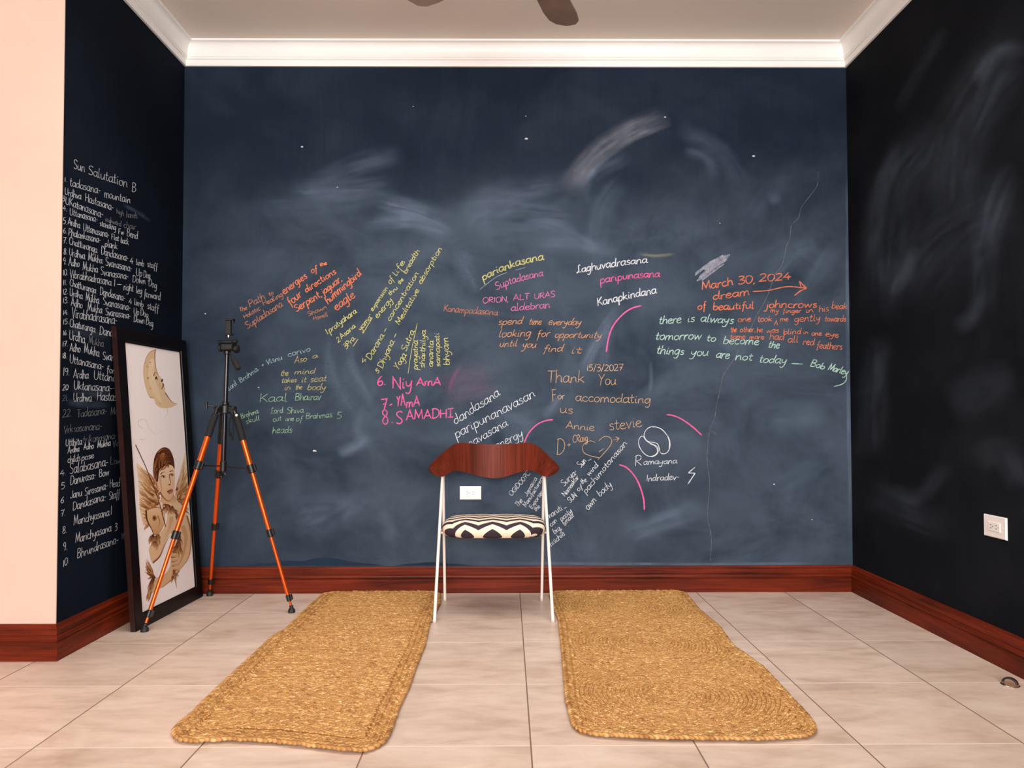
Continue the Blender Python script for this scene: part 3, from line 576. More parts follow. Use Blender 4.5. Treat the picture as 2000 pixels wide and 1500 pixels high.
# rubbed chalk dust (stains with a flow of their own)
def smears(items, plane, parent, label):
    mb = MB(); fade = []; tint = []; uv = []
    for i, (pts, wd, amp, *rest) in enumerate(items):
        rgb = rest[0] if rest else (142, 160, 188); hard = rest[1] if len(rest) > 1 else 0
        P = spline(list(pts), 14)[0]; d = np.gradient(P, axis=0); d /= np.linalg.norm(d, axis=1)[:, None]; n = np.stack([-d[:, 1], d[:, 0]], -1)
        k = len(P); S = 9; V = []; lift = .15 + .018 * i
        Ls = np.concatenate([[0], np.cumsum(np.linalg.norm(np.diff(P, axis=0), axis=1))])
        for j in range(S):
            s = j / (S - 1); V.append(plane(P + n * ((s - .5) * wd * 1.25), lift - 1))
            e = (1 - abs(2 * s - 1) ** 2) ** 1.6; amp_ = amp * .68
            if hard and s > .5: e = 1 - max(0, (2 * s - 1.75) / .25) ** 2
            for q in range(k):
                t = Ls[q] / Ls[-1]; fade.append(amp_ * e * min(1, math.sin(math.pi * min(max(t, 0), 1)) * 1.6)); tint.append(lin(*rgb)); uv.append((Ls[q] * .0027 + i * 3.1, s * wd * .0027 + i * 1.7))
        G_ = np.stack(V, 0); mb.grid(G_)
    mb.at = {'fade': ('F', 'POINT', fade), 'tint': ('COL', 'POINT', tint), 'flow': ('UV', 'POINT', uv)}
    return obj('chalk_dust', mb, m_dust, parent, False, label=label)
smears([([(600, 370), (690, 325), (790, 300)], 46, .34), ([(560, 372), (650, 372), (770, 362)], 44, .40), ([(480, 405), (620, 402), (760, 385)], 40, .26), ([(730, 400), (830, 425), (890, 452)], 60, .62), ([(700, 440), (800, 435), (900, 462)], 36, .42),
        ([(880, 470), (950, 405), (1050, 378), (1120, 362)], 70, .30), ([(893, 480), (912, 530), (935, 572)], 34, .32), ([(1100, 375), (1165, 300), (1230, 255), (1305, 222)], 42, .62, (176, 182, 196), 1), ([(1140, 400), (1160, 340), (1230, 300)], 36, .30),
        ([(900, 420), (1000, 420), (1140, 430)], 130, .34), ([(1320, 250), (1400, 290), (1450, 360)], 40, .26), ([(1335, 290), (1380, 310), (1400, 352)], 30, .36), ([(1460, 430), (1500, 380), (1545, 345)], 40, .26), ([(1500, 390), (1530, 388)], 22, .5),
        ([(1160, 500), (1180, 400), (1220, 350)], 50, .26), ([(1000, 450), (1060, 436), (1140, 470), (1180, 520)], 24, .4), ([(1050, 480), (1140, 478), (1210, 500)], 26, .36), ([(1245, 495), (1280, 500), (1320, 495)], 8, .5, (190, 190, 150)),
        ([(1500, 560), (1540, 500), (1600, 470)], 50, .30), ([(1540, 620), (1590, 540), (1640, 470)], 40, .26), ([(1130, 740), (1180, 640), (1220, 590)], 26, .5), ([(1180, 720), (1186, 650), (1190, 620)], 30, .3),
        ([(640, 660), (650, 740), (700, 820)], 26, .34), ([(680, 640), (690, 720), (740, 810)], 20, .3), ([(720, 780), (700, 840), (730, 870)], 30, .26), ([(660, 890), (700, 870), (712, 852)], 26, .6), ([(560, 1010), (630, 990), (700, 1000)], 90, .24),
        ([(600, 1045), (680, 1000), (720, 960)], 60, .30), ([(740, 1000), (760, 1030), (765, 1060)], 30, .3), ([(1220, 1050), (1290, 1020), (1380, 985)], 46, .46), ([(1500, 830), (1560, 820), (1620, 800)], 50, .26), ([(1520, 960), (1570, 930), (1610, 900)], 60, .30),
        ([(860, 770), (910, 750), (970, 735)], 70, .36, (170, 110, 150)), ([(878, 765), (884, 740), (900, 715)], 8, .6, (190, 100, 150)), ([(1060, 820), (1080, 795), (1095, 770)], 22, .5), ([(970, 840), (1000, 830), (1040, 850)], 70, .34),
        ([(980, 980), (1100, 1090), (1200, 1100)], 110, .22), ([(1655, 300), (1656, 700), (1662, 1090)], 9, .5), ([(900, 1100), (1100, 1101), (1300, 1102), (1640, 1101)], 8, .55), ([(1270, 700), (1272, 740), (1268, 770)], 9, .5), ([(1400, 640), (1450, 690), (1440, 660)], 40, .3)],
       BACK, wall_back, 'hazy rubbed-out chalk dust over the navy wall')
smears([([(1720, 640), (1730, 480), (1760, 350), (1850, 240)], 110, .16), ([(1850, 420), (1870, 280), (1960, 120), (2010, 90)], 120, .16), ([(1700, 900), (1706, 760), (1720, 650)], 60, .18), ([(1900, 170), (1950, 100), (2010, 98)], 34, .26), ([(1760, 600), (1800, 520), (1880, 440), (1990, 380)], 160, .12),
        ([(1740, 580), (1765, 540), (1790, 480)], 30, .24), ([(1920, 620), (1925, 480), (1960, 360), (1990, 330)], 60, .18), ([(1720, 960), (1800, 970), (1850, 900)], 40, .16), ([(1690, 960), (1770, 1000), (1870, 1040)], 70, .12), ([(1860, 640), (1900, 620), (1920, 560)], 40, .2),
        ([(1850, 800), (1920, 760), (1990, 760)], 90, .13), ([(1900, 900), (1960, 880), (2000, 960)], 60, .15), ([(1750, 220), (1800, 130), (1850, 50)], 30, .12), ([(1700, 520), (1712, 400), (1760, 270)], 36, .22)], RIGHT, wall_right, 'streaks of rubbed-out chalk on the dark wall')
smears([([(240, 400), (270, 415), (296, 434)], 8, .4), ([(140, 760), (180, 768), (215, 772)], 18, .3), ([(130, 785), (170, 790), (215, 790)], 16, .3), ([(130, 640), (160, 650), (215, 655)], 20, .2)], LEFT, wall_left, 'faint rubbed chalk on the dark side wall')

# ------------------------------------------------------------------ wall outlets
m_plate = plain('outlet_white_plastic', (244, 240, 236), .35, var=.02); m_slot = plain('outlet_slot_dark', (60, 52, 50), .6); m_red = plain('outlet_red_dot', (214, 90, 120), .5)
def outlet(label, o, eu, en, wdt, hgt):
    ev = np.array([0, 0, 1.]); o = np.array(o); eu = np.array(eu, float); en = np.array(en, float)
    t = thing('wall_outlet', label, 'outlet', o, None)
    mb = MB(); mb.frame_box(o, eu, ev, en, -wdt / 2, wdt / 2, -hgt / 2, hgt / 2, 0, .007, .003); obj('cover_plate', mb, m_plate, t, False)
    mb = MB(); mb.frame_box(o, eu, ev, en, -.033, .033, -.017, .017, .0068, .0095, .001); r = obj('receptacle', mb, m_plate, t, False)
    for cx in (-.017, .014):
        for cz in (-.006, .006):
            mb = MB(); mb.frame_box(o, eu, ev, en, cx - .004, cx + .004, cz - .0011, cz + .0011, .0092, .0097); obj('slot', mb, m_slot, r, False)
        mb = MB(); c = o + eu * (cx + .0105); mb.cyl(c + en * .0092, c + en * .0097, .0022, 10); obj('ground_hole', mb, m_slot if cx < 0 else m_red, r, False)
    for cx in (-.046, .046):
        mb = MB(); c = o + eu * cx; mb.cyl(c + en * .0066, c + en * .0078, .0026, 10, .0004); obj('screw', mb, m_plate, t, True)
p0, p1 = at(898, 949.5, D), at(940, 975.5, D)
outlet('white double outlet on the navy wall, seen under the chair back', (p0 + p1) / 2, (1, 0, 0), (0, -1, 0), abs(p1 - p0)[0], abs(p1 - p0)[2])
q0, q1 = hit(1924, 1006, 0, XR), hit(1968, 1034, 0, XR)
outlet('white double outlet low on the dark right wall', np.array([XR, (q0[1] + q1[1]) / 2, (hit(1946, 1012, 0, XR)[2] + hit(1946, 1046, 0, XR)[2]) / 2]), (0, -1, 0), (-1, 0, 0), abs(q0[1] - q1[1]), .082)

# ------------------------------------------------------------------ door stop
m_steel, _, _b = mat('brushed_steel', lin(190, 178, 165), .22, 1)
m_rubber = plain('black_rubber', (22, 20, 20), .6, var=.2)
c = floor_at(1973, 1338); t = thing('door_stop', 'half-dome steel door stop on the floor by the right baseboard', 'door stop', c)
def quarter(mb, c, R, hh, face, z0=0):        # half dome whose flat cut faces direction angle `face`
    fx = np.array([math.cos(face), math.sin(face), 0]); fy = np.array([-math.sin(face), math.cos(face), 0]); rows = []
    for i in range(9):
        ph = i / 8 * math.pi / 2; rows.append([c + fy * R * math.cos(ph) * math.cos(a) - fx * R * math.cos(ph) * math.sin(a) + np.array([0, 0, z0 + hh * math.sin(ph)]) for a in np.linspace(0, math.pi, 17)])
    G_ = np.array(rows); mb.grid(G_)
    n = len(mb.v); rim = list(G_[:, 0]) + list(G_[::-1, -1]); mb.add(rim, [tuple(range(len(rim)))]); mb.add(list(G_[0]), [tuple(range(17))])
fa = math.radians(215)
mb = MB(); quarter(mb, c, .026, .024, fa, .003); obj('dome', mb, m_steel, t, True, 30)
mb = MB(); mb.cyl(c, c + np.array([0, 0, .003]), .029, 28, .001); obj('base_ring', mb, m_steel, t, True, 30)
mb = MB(); fx = np.array([math.cos(fa), math.sin(fa), 0]); fy = np.array([-math.sin(fa), math.cos(fa), 0])
mb.tube([c + fx * .0035 + fy * .022 * math.cos(a) + np.array([0, 0, .0065 + .017 * math.sin(a)]) for a in np.linspace(0, math.pi, 16)], .0030, 8); obj('rubber_buffer', mb, m_rubber, t, True)

# ------------------------------------------------------------------ leaning picture
BLc = floor_at(265.5, 1235); BRc = floor_at(397, 1165); TLc = at(226, 636, BLc[1])
BLc[2] = BRc[2] = 0.001
e1 = BRc - BLc; PW = np.linalg.norm(e1); e1 /= PW; e2 = TLc - BLc; PH = np.linalg.norm(e2); e2 /= PH; e2 = e2 - e1 * np.dot(e1, e2); e2 /= np.linalg.norm(e2)
en = np.cross(e1, e2); en = -en if en[0] < 0 else en
t = thing('framed_picture', 'tall dark-framed sepia drawing leaning against the left wall', 'picture', BLc)
BW = .066; TH = .024
def rail(pts_out, pts_in):
    mb = MB(); a, b_ = pts_out; c_, d_ = pts_in
    P = lambda q, z: BLc + e1 * q[0] + e2 * q[1] + en * z
    prof = [(0, -TH), (0, -.001), (.06, 0), (.90, 0), (.92, -.003), (1, -.004), (1, -TH)]
    V = []
    for (o_, i_) in ((a, c_), (b_, d_)):
        for (s, z) in prof: V.append(P((o_[0] + (i_[0] - o_[0]) * s, o_[1] + (i_[1] - o_[1]) * s), z))
    n = len(prof); Fc = [(k, (k + 1) % n, n + (k + 1) % n, n + k) for k in range(n)] + [tuple(range(n))[::-1], tuple(range(n, 2 * n))]
    mb.add(V, Fc); mb.m[0] = 1
    return mb
O = [(0, 0), (PW, 0), (PW, PH), (0, PH)]; I_ = [(BW, BW), (PW - BW, BW), (PW - BW, PH - BW), (BW, PH - BW)]
for k in range(4): obj('frame_rail', rail((O[k], O[(k + 1) % 4]), (I_[k], I_[(k + 1) % 4])), [m_frame, m_frame_edge], t, False)
mb = MB(); mb.frame_box(BLc, e1, e2, en, .004, PW - .004, .004, PH - .004, -TH + .001, -TH + .005); obj('backing_board', mb, plain('backing_card', (92, 70, 54), .8), t, False)
PZ = -.008
def pic(u, v, lift=0.0):                       # photo point -> point on the print
    o = np.array([0, 0, H]); r = ray(u, v); q = BLc + en * (PZ + lift); s = np.dot(q - o, en) / (r @ en); return o + r * s[..., None]
m_art, nt, b = mat('print_colours', rough=.55, spec=.3)
a = N(nt, 'ShaderNodeAttribute', attribute_name='ink'); nt.links.new(a.outputs['Color'], b.inputs['Base Color'])
art = MB(); ink = []; lev = [0]
def poly(pts, rgb, crop, rgb2=None, smooth=True):
    ox, oy, sc = crop
    P = [(ox + x * sc, oy + y * sc) for x, y in pts]
    if smooth: P = [tuple(p) for p in spline(P + [P[0]], 2)[0][:-1]]
    P = np.array(P); lev[0] += 1; V = pic(P[:, 0], P[:, 1], lev[0] * 2e-6 + 2e-5)
    tr = tessellate_polygon([[Vector((x, y, 0)) for x, y in P]]); art.add(list(V), [tuple(q) for q in tr])
    y0, y1 = P[:, 1].min(), P[:, 1].max()
    for p in P:
        k = (p[1] - y0) / (y1 - y0 + 1e-6); c1 = np.array(lin(*rgb)); c2 = np.array(lin(*(rgb2 or rgb))); ink.append(c1 * (1 - k) + c2 * k)
def strk(pts, wd, rgb, crop, rgb2=None):
    ox, oy, sc = crop; lev[0] += 1
    for P in spline([(ox + x * sc, oy + y * sc) for x, y in pts], 2.5):
        d = np.gradient(P, axis=0); d /= np.maximum(np.linalg.norm(d, axis=1), 1e-6)[:, None]; n = np.stack([-d[:, 1], d[:, 0]], -1)
        k = len(P); tt = np.linspace(0, 1, k); ww = wd * sc / 2 * np.clip(1.15 - tt, .15, 1)
        A = P + n * ww[:, None]; B = P - n * ww[:, None]; L = lev[0] * 2e-6 + 2e-5
        art.add(list(pic(A[:, 0], A[:, 1], L)) + list(pic(B[:, 0], B[:, 1], L)), [(i, i + 1, k + i + 1, k + i) for i in range(k - 1)])
        c1 = np.array(lin(*rgb)); c2 = np.array(lin(*(rgb2 or rgb))); g = [c1 * (1 - q) + c2 * q for q in tt]; ink.extend(g + g)
pap = [BLc + e1 * x + e2 * y + en * PZ for x, y in [(BW - .01, BW - .01), (PW - BW + .01, BW - .01), (PW - BW + .01, PH - BW + .01), (BW - .01, PH - BW + .01)]]
art.add(pap, [(0, 1, 2, 3)]); ink += [np.array(lin(242, 231, 228))] * 4
MO = (260, 660, 100 / 750); FG = (250, 860, 150 / 703)
poly([(330, 168), (260, 192), (200, 280), (162, 400), (155, 520), (170, 660), (210, 810), (250, 880), (288, 868), (312, 905), (332, 970), (400, 1020), (500, 1028), (580, 1010), (648, 966), (580, 945), (530, 890), (475, 812), (466, 745), (448, 705), (452, 668), (428, 648), (436, 606), (400, 582), (370, 545), (342, 470), (322, 360), (318, 250)], (216, 184, 146), MO, (222, 190, 150))
poly([(250, 300), (230, 420), (225, 560), (260, 720), (330, 860), (420, 960), (380, 780), (330, 640), (300, 480), (310, 330)], (230, 204, 170), MO, (228, 198, 160))
strk([(328, 168), (318, 250), (322, 360), (342, 470), (372, 545), (402, 582)], 14, (150, 96, 52), MO); strk([(470, 800), (530, 890), (580, 945), (648, 966)], 16, (150, 96, 52), MO)
strk([(330, 168), (240, 215), (190, 300), (158, 420), (156, 560), (190, 740), (250, 880)], 9, (188, 140, 92), MO)
strk([(300, 560), (312, 520), (340, 505), (372, 545)], 15, (140, 84, 40), MO); poly([(320, 600), (338, 560), (358, 600), (345, 632)], (62, 30, 14), MO); poly([(330, 612), (340, 600), (350, 618), (338, 628)], (228, 196, 150), MO)
poly([(408, 640), (418, 606), (436, 604), (430, 646)], (60, 28, 12), MO); poly([(428, 652), (440, 668), (454, 690), (440, 720)], (66, 30, 14), MO); strk([(420, 750), (440, 700), (466, 745)], 14, (130, 76, 38), MO); strk([(385, 660), (395, 720), (420, 760)], 10, (186, 140, 90), MO)
for x, y, r in [(250, 358, 12), (218, 588, 16), (262, 872, 12), (292, 878, 12), (205, 420, 22), (390, 960, 18), (250, 740, 20)]: poly([(x - r, y), (x, y - r), (x + r, y), (x, y + r)], (176, 120, 70) if r < 17 else (206, 166, 124), MO)
for pts in ([(500, 1030), (505, 1110), (445, 1180)], [(150, 1330), (80, 1280), (90, 1210), (180, 1200), (230, 1310), (330, 1415), (400, 1370), (440, 1400), (430, 1430)], [(90, 1480), (160, 1490), (205, 1450)]): strk(pts, 5, (190, 172, 162), MO)
def feathers(n, roots, tips, w0, cols, seed, curl=20):
    r = random.Random(seed)
    def along(L, t):
        t *= len(L) - 1; i = min(int(t), len(L) - 2); q = t - i; return np.array(L[i]) * (1 - q) + np.array(L[i + 1]) * q
    for _ in range(n):
        s = r.random(); a = along(roots, min(max(s + r.uniform(-.08, .08), 0), 1)); z = along(tips, s); k = r.uniform(.35, 1.0); z = a + (z - a) * k
        st = r.uniform(0, .55); a2 = a + (z - a) * st; m_ = (a2 + z) / 2 + np.array([r.uniform(-curl, curl), r.uniform(-curl, curl)])
        c1, c2 = r.choice(cols); strk([tuple(a2), tuple(m_), tuple(z)], r.uniform(.5, 1) * w0, c1, FG, c2)
BR_ = [((112, 60, 26), (196, 148, 98)), ((150, 92, 44), (206, 160, 110)), ((176, 118, 64), (222, 188, 146)), ((196, 146, 92), (226, 200, 168)), ((128, 72, 32), (190, 140, 90)), ((206, 164, 116), (224, 200, 172))]
DK = [((70, 32, 14), (160, 100, 54)), ((96, 48, 22), (190, 140, 90)), ((140, 84, 42), (206, 164, 118))]
poly([(75, 200), (130, 250), (200, 330), (250, 400), (300, 560), (300, 640), (200, 640), (150, 780), (110, 640), (100, 430)], (232, 206, 174), FG, (224, 192, 154))
feathers(190, [(270, 420), (300, 540), (280, 600), (230, 640), (200, 760)], [(78, 195), (82, 330), (92, 450), (98, 590), (140, 850)], 26, BR_, 1)
poly([(520, 120), (545, 260), (560, 420), (560, 560), (500, 570), (440, 530), (440, 430), (480, 280)], (230, 204, 172), FG, (226, 198, 164))
feathers(110, [(430, 520), (450, 560), (480, 580), (500, 640)], [(530, 100), (560, 300), (568, 480), (570, 700)], 24, BR_, 2)
poly([(310, 540), (400, 545), (480, 580), (540, 680), (572, 820), (572, 980), (545, 1090), (480, 1180), (400, 1270), (310, 1345), (215, 1400), (190, 1380), (250, 1270), (330, 1230), (385, 1150), (395, 1000), (420, 900), (385, 850), (330, 960), (290, 1060), (228, 1122), (200, 1050), (196, 980), (260, 890), (330, 800), (360, 690), (320, 620)], (226, 194, 158), FG, (210, 168, 124))
strk([(540, 690), (574, 830), (574, 980), (545, 1092), (470, 1192)], 16, (158, 104, 60), FG, (176, 124, 78)); strk([(470, 1192), (400, 1275), (310, 1350)], 14, (170, 116, 70), FG, (140, 86, 44)); strk([(228, 1122), (290, 1062), (335, 960), (390, 850)], 14, (120, 70, 34), FG, (180, 130, 84))
strk([(500, 780), (530, 900), (500, 1060), (450, 1160)], 40, (204, 160, 116), FG, (196, 148, 100)); strk([(400, 700), (380, 800), (330, 900)], 36, (206, 164, 120), FG, (214, 176, 134))
poly([(165, 640), (230, 618), (300, 622), (335, 690), (335, 760), (290, 850), (245, 860), (205, 790), (172, 720)], (222, 186, 144), FG, (196, 146, 96)); strk([(165, 640), (175, 730), (215, 810), (240, 860), (280, 850)], 16, (90, 46, 20), FG, (110, 62, 30)); strk([(165, 640), (230, 618), (300, 622), (340, 700)], 10, (150, 98, 54), FG)
poly([(222, 705), (236, 686), (256, 694), (262, 720), (244, 738), (226, 730)], (150, 96, 52), FG); poly([(234, 708), (244, 698), (250, 716), (240, 724)], (58, 28, 14), FG); strk([(270, 690), (290, 740), (275, 800)], 14, (176, 122, 76), FG)
feathers(46, [(215, 860), (280, 860)], [(190, 960), (255, 1050), (300, 960)], 26, DK, 3, 10)
feathers(60, [(330, 570), (400, 600), (440, 680)], [(310, 690), (390, 690), (470, 680), (460, 740)], 20, DK, 4, 16)
feathers(60, [(440, 830), (470, 900), (440, 980)], [(500, 950), (490, 1090), (400, 1100), (370, 980)], 20, DK, 5, 14)
feathers(70, [(250, 1275), (240, 1240), (215, 1340)], [(170, 1050), (140, 1130), (160, 1260), (190, 1470), (150, 1500)], 26, DK, 6, 14)
feathers(30, [(430, 1190), (420, 1210)], [(370, 1300), (420, 1320), (470, 1240)], 16, DK, 7, 8)
for i, (x, y) in enumerate([(400, 1055), (405, 1095), (410, 1135), (415, 1172)]): poly([(x - 8, y - 16), (x + 40, y - 20), (x + 55, y), (x + 40, y + 18), (x, y + 18)], (222, 184, 142), FG, (190, 140, 94)); strk([(x - 5, y + 18), (x + 40, y + 18)], 8, (104, 58, 28), FG)
strk([(420, 1195), (432, 1270), (446, 1350)], 22, (120, 72, 36), FG, (196, 156, 110))
poly([(310, 470), (420, 500), (440, 560), (400, 575), (320, 570), (300, 560)], (196, 148, 104), FG, (216, 178, 136))
poly([(268, 300), (300, 245), (360, 222), (416, 240), (428, 300), (428, 400), (424, 460), (408, 520), (382, 552), (356, 548), (318, 515), (292, 470), (272, 445), (252, 415), (250, 385), (262, 370)], (232, 200, 168), FG, (214, 172, 134))
strk([(292, 470), (318, 516), (356, 550), (384, 552), (410, 520), (426, 455)], 13, (140, 88, 52), FG, (176, 128, 88)); strk([(290, 330), (300, 400), (310, 470)], 26, (212, 172, 134), FG, (196, 148, 106))
poly([(252, 380), (266, 376), (284, 430), (288, 452), (274, 456), (256, 420)], (206, 160, 118), FG); strk([(258, 385), (262, 420), (280, 448)], 7, (120, 70, 38), FG)
poly([(236, 340), (231, 250), (242, 160), (268, 105), (310, 70), (350, 66), (385, 90), (412, 150), (424, 215), (426, 262), (410, 238), (385, 224), (345, 232), (310, 250), (288, 275), (280, 320), (272, 380), (256, 372)], (92, 44, 20), FG, (60, 26, 12))
feathers(60, [(330, 150), (300, 200), (380, 200)], [(240, 170), (260, 100), (340, 75), (410, 170), (400, 230), (260, 300)], 15, [((150, 86, 42), (84, 38, 16)), ((176, 108, 56), (110, 56, 26)), ((56, 24, 10), (96, 46, 22))], 8, 16)
for pts in ([(250, 300), (243, 225), (272, 150), (310, 120)], [(266, 280), (262, 205), (300, 135), (350, 112)], [(290, 255), (286, 192), (322, 152), (376, 142)], [(312, 236), (322, 184), (366, 166), (402, 192)], [(346, 226), (362, 196), (396, 200), (416, 236)],
            [(242, 345), (248, 300), (264, 262)], [(254, 365), (262, 320), (280, 282)], [(276, 110), (310, 84), (350, 84), (384, 112)], [(250, 250), (262, 180), (290, 140)], [(330, 214), (352, 186), (384, 184)]):
    strk(pts, 12, (158, 96, 52), FG, (92, 44, 20)); strk([(x + 8, y + 7) for x, y in pts], 8, (58, 26, 12), FG, (110, 58, 28))
poly([(292, 150), (312, 116), (338, 122), (330, 168), (306, 190)], (168, 104, 56), FG, (112, 60, 30))
for (x, y) in ((324, 334), (402, 318)):
    poly([(x - 24, y), (x - 6, y - 14), (x + 18, y - 8), (x + 20, y + 4), (x, y + 12)], (190, 140, 100), FG); poly([(x - 16, y + 1), (x - 4, y - 5), (x + 12, y - 1), (x + 10, y + 5), (x - 4, y + 7)], (226, 202, 176), FG); poly([(x - 8, y - 2), (x + 1, y - 10), (x + 10, y), (x + 1, y + 9)], (46, 22, 12), FG); strk([(x - 24, y - 2), (x - 4, y - 14), (x + 20, y - 6)], 7, (70, 34, 16), FG)
strk([(298, 312), (318, 292), (348, 292)], 9, (100, 54, 26), FG); strk([(382, 288), (402, 278), (422, 286)], 9, (100, 54, 26), FG)
strk([(378, 318), (384, 360), (392, 392), (380, 408), (364, 404)], 9, (150, 98, 62), FG); poly([(366, 404), (380, 400), (392, 404), (380, 414)], (110, 62, 34), FG)
poly([(356, 470), (376, 452), (394, 446), (412, 452), (408, 474), (390, 490), (372, 492)], (176, 112, 80), FG); strk([(358, 468), (380, 464), (396, 456), (412, 456)], 8, (70, 30, 18), FG)
for pts, wd_ in (([(70, 40), (120, 150), (170, 260), (270, 520), (345, 790)], 7),): strk(pts + [], wd_, (84, 44, 22), FG, (70, 34, 16)); 
strk([(345, 790), (270, 520), (170, 260)], 7, (84, 44, 22), FG)
art.at = {'ink': ('COL', 'POINT', ink)}
pr = obj('art_print', art, m_art, t, False, label='sepia drawing of a winged boy below a crescent moon with a face')

# ------------------------------------------------------------------ chair
m_leg = plain('cream_enamel', (247, 236, 226), .3, var=.02); m_foot = plain('clear_foot_cap', (214, 200, 186), .4)
FLl, FRr, RLl, RRr = floor_at(848.5, 1216), floor_at(1080, 1215), floor_at(869, 1173), floor_at(1058, 1173)
cx = (FLl[0] + FRr[0] + RLl[0] + RRr[0]) / 4; cyy = (FLl[1] + RLl[1]) / 2
t = thing('side_chair', 'chair with curved wooden back, chevron seat and cream metal legs', 'chair', (cx, cyy, 0))
def backY(xn, v):
    a = abs(xn); e = max(0, (a - .55) / .45)
    return 3.66 - .20 * a ** 2.1 - .085 * e * v ** 3
Z7 = (820, 850, 290 / 1977)
top = [(125, 450), (150, 388), (280, 262), (400, 162), (470, 112), (560, 100), (750, 115), (980, 125), (1250, 115), (1400, 100), (1490, 106), (1570, 150), (1740, 310), (1830, 400), (1847, 440)]
bot = [(125, 450), (150, 500), (215, 540), (300, 556), (335, 550), (385, 505), (430, 474), (500, 468), (600, 490), (780, 540), (900, 568), (990, 578), (1100, 565), (1300, 502), (1420, 470), (1500, 468), (1560, 492), (1625, 545), (1690, 552), (1760, 536), (1820, 490), (1847, 440)]
us = .5 - .5 * np.cos(np.linspace(0, math.pi, 65)); xs = 126 + us * (1846 - 126)
ty_ = np.interp(xs, *zip(*top)); by_ = np.interp(xs, *zip(*bot))
def smooth1(a, n=2):
    for _ in range(n): a[1:-1] = (a[:-2] + 2 * a[1:-1] + a[2:]) / 4
    return a
ty_, by_ = smooth1(ty_), smooth1(by_)
NV = 10; Fg = np.zeros((NV + 1, 65, 3)); Bg = np.zeros_like(Fg)
for j in range(65):
    for i in range(NV + 1):
        v = i / NV; xn = (xs[j] - 986) / 860; Yd = backY(xn, v)
        p = at(Z7[0] + xs[j] * Z7[2], Z7[1] + (ty_[j] + (by_[j] - ty_[j]) * v) * Z7[2], Yd); Fg[i, j] = p
        Bg[i, j] = p + np.array([.006 * xn, .0115 + .006 * max(0, abs(xn) - .6) / .4, .0])
mb = MB(); mb.grid(Fg); mb.grid(Bg, flip=True)
edge = [(0, j) for j in range(65)] + [(i, 64) for i in range(1, NV + 1)] + [(NV, j) for j in range(63, -1, -1)] + [(i, 0) for i in range(NV - 1, 0, -1)]
A = np.array([Fg[i, j] for i, j in edge]); B = np.array([Bg[i, j] for i, j in edge]); Md = (A + B) / 2 + (A + B - (A + B).mean(0)) * .004
mb.grid(np.stack([B, Md, A], 0), closed=True)
obj('backrest', mb, m_back, t, True, 60, 'curved reddish-brown wooden backrest')
tops = {}
for side, fl, rl, px in ((-1, FLl, RLl, 865), (1, FRr, RRr, 1062.5)):
    xn = ((px - 820) / Z7[2] - 986) / 860; Yt = backY(xn, .7) + .036; tp = at(px, 919, Yt); tops[side] = tp
    for nm, ft, off in (('leg', fl, -.007), ('leg', rl, .0085)):
        e_ = tp + np.array([0, off, 0]); s_ = np.array(ft); s_[2] = .004
        mb = MB(); mb.tube([s_, s_ * .5 + e_ * .5, e_], .0072, 14); lg = obj(nm, mb, m_leg, t)
        mb = MB(); mb.cyl((ft[0], ft[1], 0), (ft[0], ft[1], .012), .0095, 14, .002); obj('foot_cap', mb, m_foot, lg)
    for z_ in (.375,):
        k1 = z_ / (tp[2]); a_ = np.array(fl) * (1 - k1) + (tp + [0, -.007, 0]) * k1; b_ = np.array(rl) * (1 - k1) + (tp + [0, .0085, 0]) * k1
        a_[2] = b_[2] = z_; tops[(side, 'rail')] = (a_, b_)
        mb = MB(); mb.tube([a_, b_], .006, 10); obj('side_rail', mb, m_leg, t)
for k in (0, 1):
    a_, b_ = tops[(-1, 'rail')][k], tops[(1, 'rail')][k]; q = .12 if k == 0 else 0
    mb = MB(); mb.tube([a_ + (tops[(-1, 'rail')][1] - a_) * q, b_ + (tops[(1, 'rail')][1] - b_) * q], .006, 10); obj('cross_rail', mb, m_leg, t)
# seat cushion
m_chev, nt, b = mat('chevron_fabric', rough=.85, spec=.15)
uvn = N(nt, 'ShaderNodeUVMap', uv_map='wrap'); sp = N(nt, 'ShaderNodeSeparateXYZ'); nt.links.new(uvn.outputs[0], sp.inputs[0])
PU, PV, AMP, PH0, U0 = .129, .0720, .046, .86, .005
tri = math_n(nt, 'PINGPONG', math_n(nt, 'ADD', sp.outputs[0], 10 * PU + U0), PU / 2)
vv = math_n(nt, 'ADD', math_n(nt, 'DIVIDE', math_n(nt, 'ADD', sp.outputs[1], math_n(nt, 'MULTIPLY', tri, AMP / (PU / 2))), PV), 10 + PH0)
st = math_n(nt, 'GREATER_THAN', math_n(nt, 'FRACT', vv), .52)
cc = mix(nt, st, lin(238, 220, 196), lin(58, 46, 54)); nt.links.new(cc, b.inputs['Base Color']); bump(nt, b, noise(nt, coords(nt), 900, 2), .25, .001)
a0 = .2475; yF = at(965, 1035, 3.29)[1]; sF = 3.285; sB = 3.640; b0 = (sB - sF) / 2; scx = at(964.5, 1040, 3.36)[0]; scy = (sF + sB) / 2; z0 = .370
prof = [(.15, -.001), (.06, -.001), (.030, .000), (.016, .004), (.006, .013), (.001, .025), (0, .036), (.004, .048), (.012, .059), (.026, .068), (.048, .074), (.085, .077), (.13, .079), (.17, .0795)]
NT = 72; rows = []; UV = []
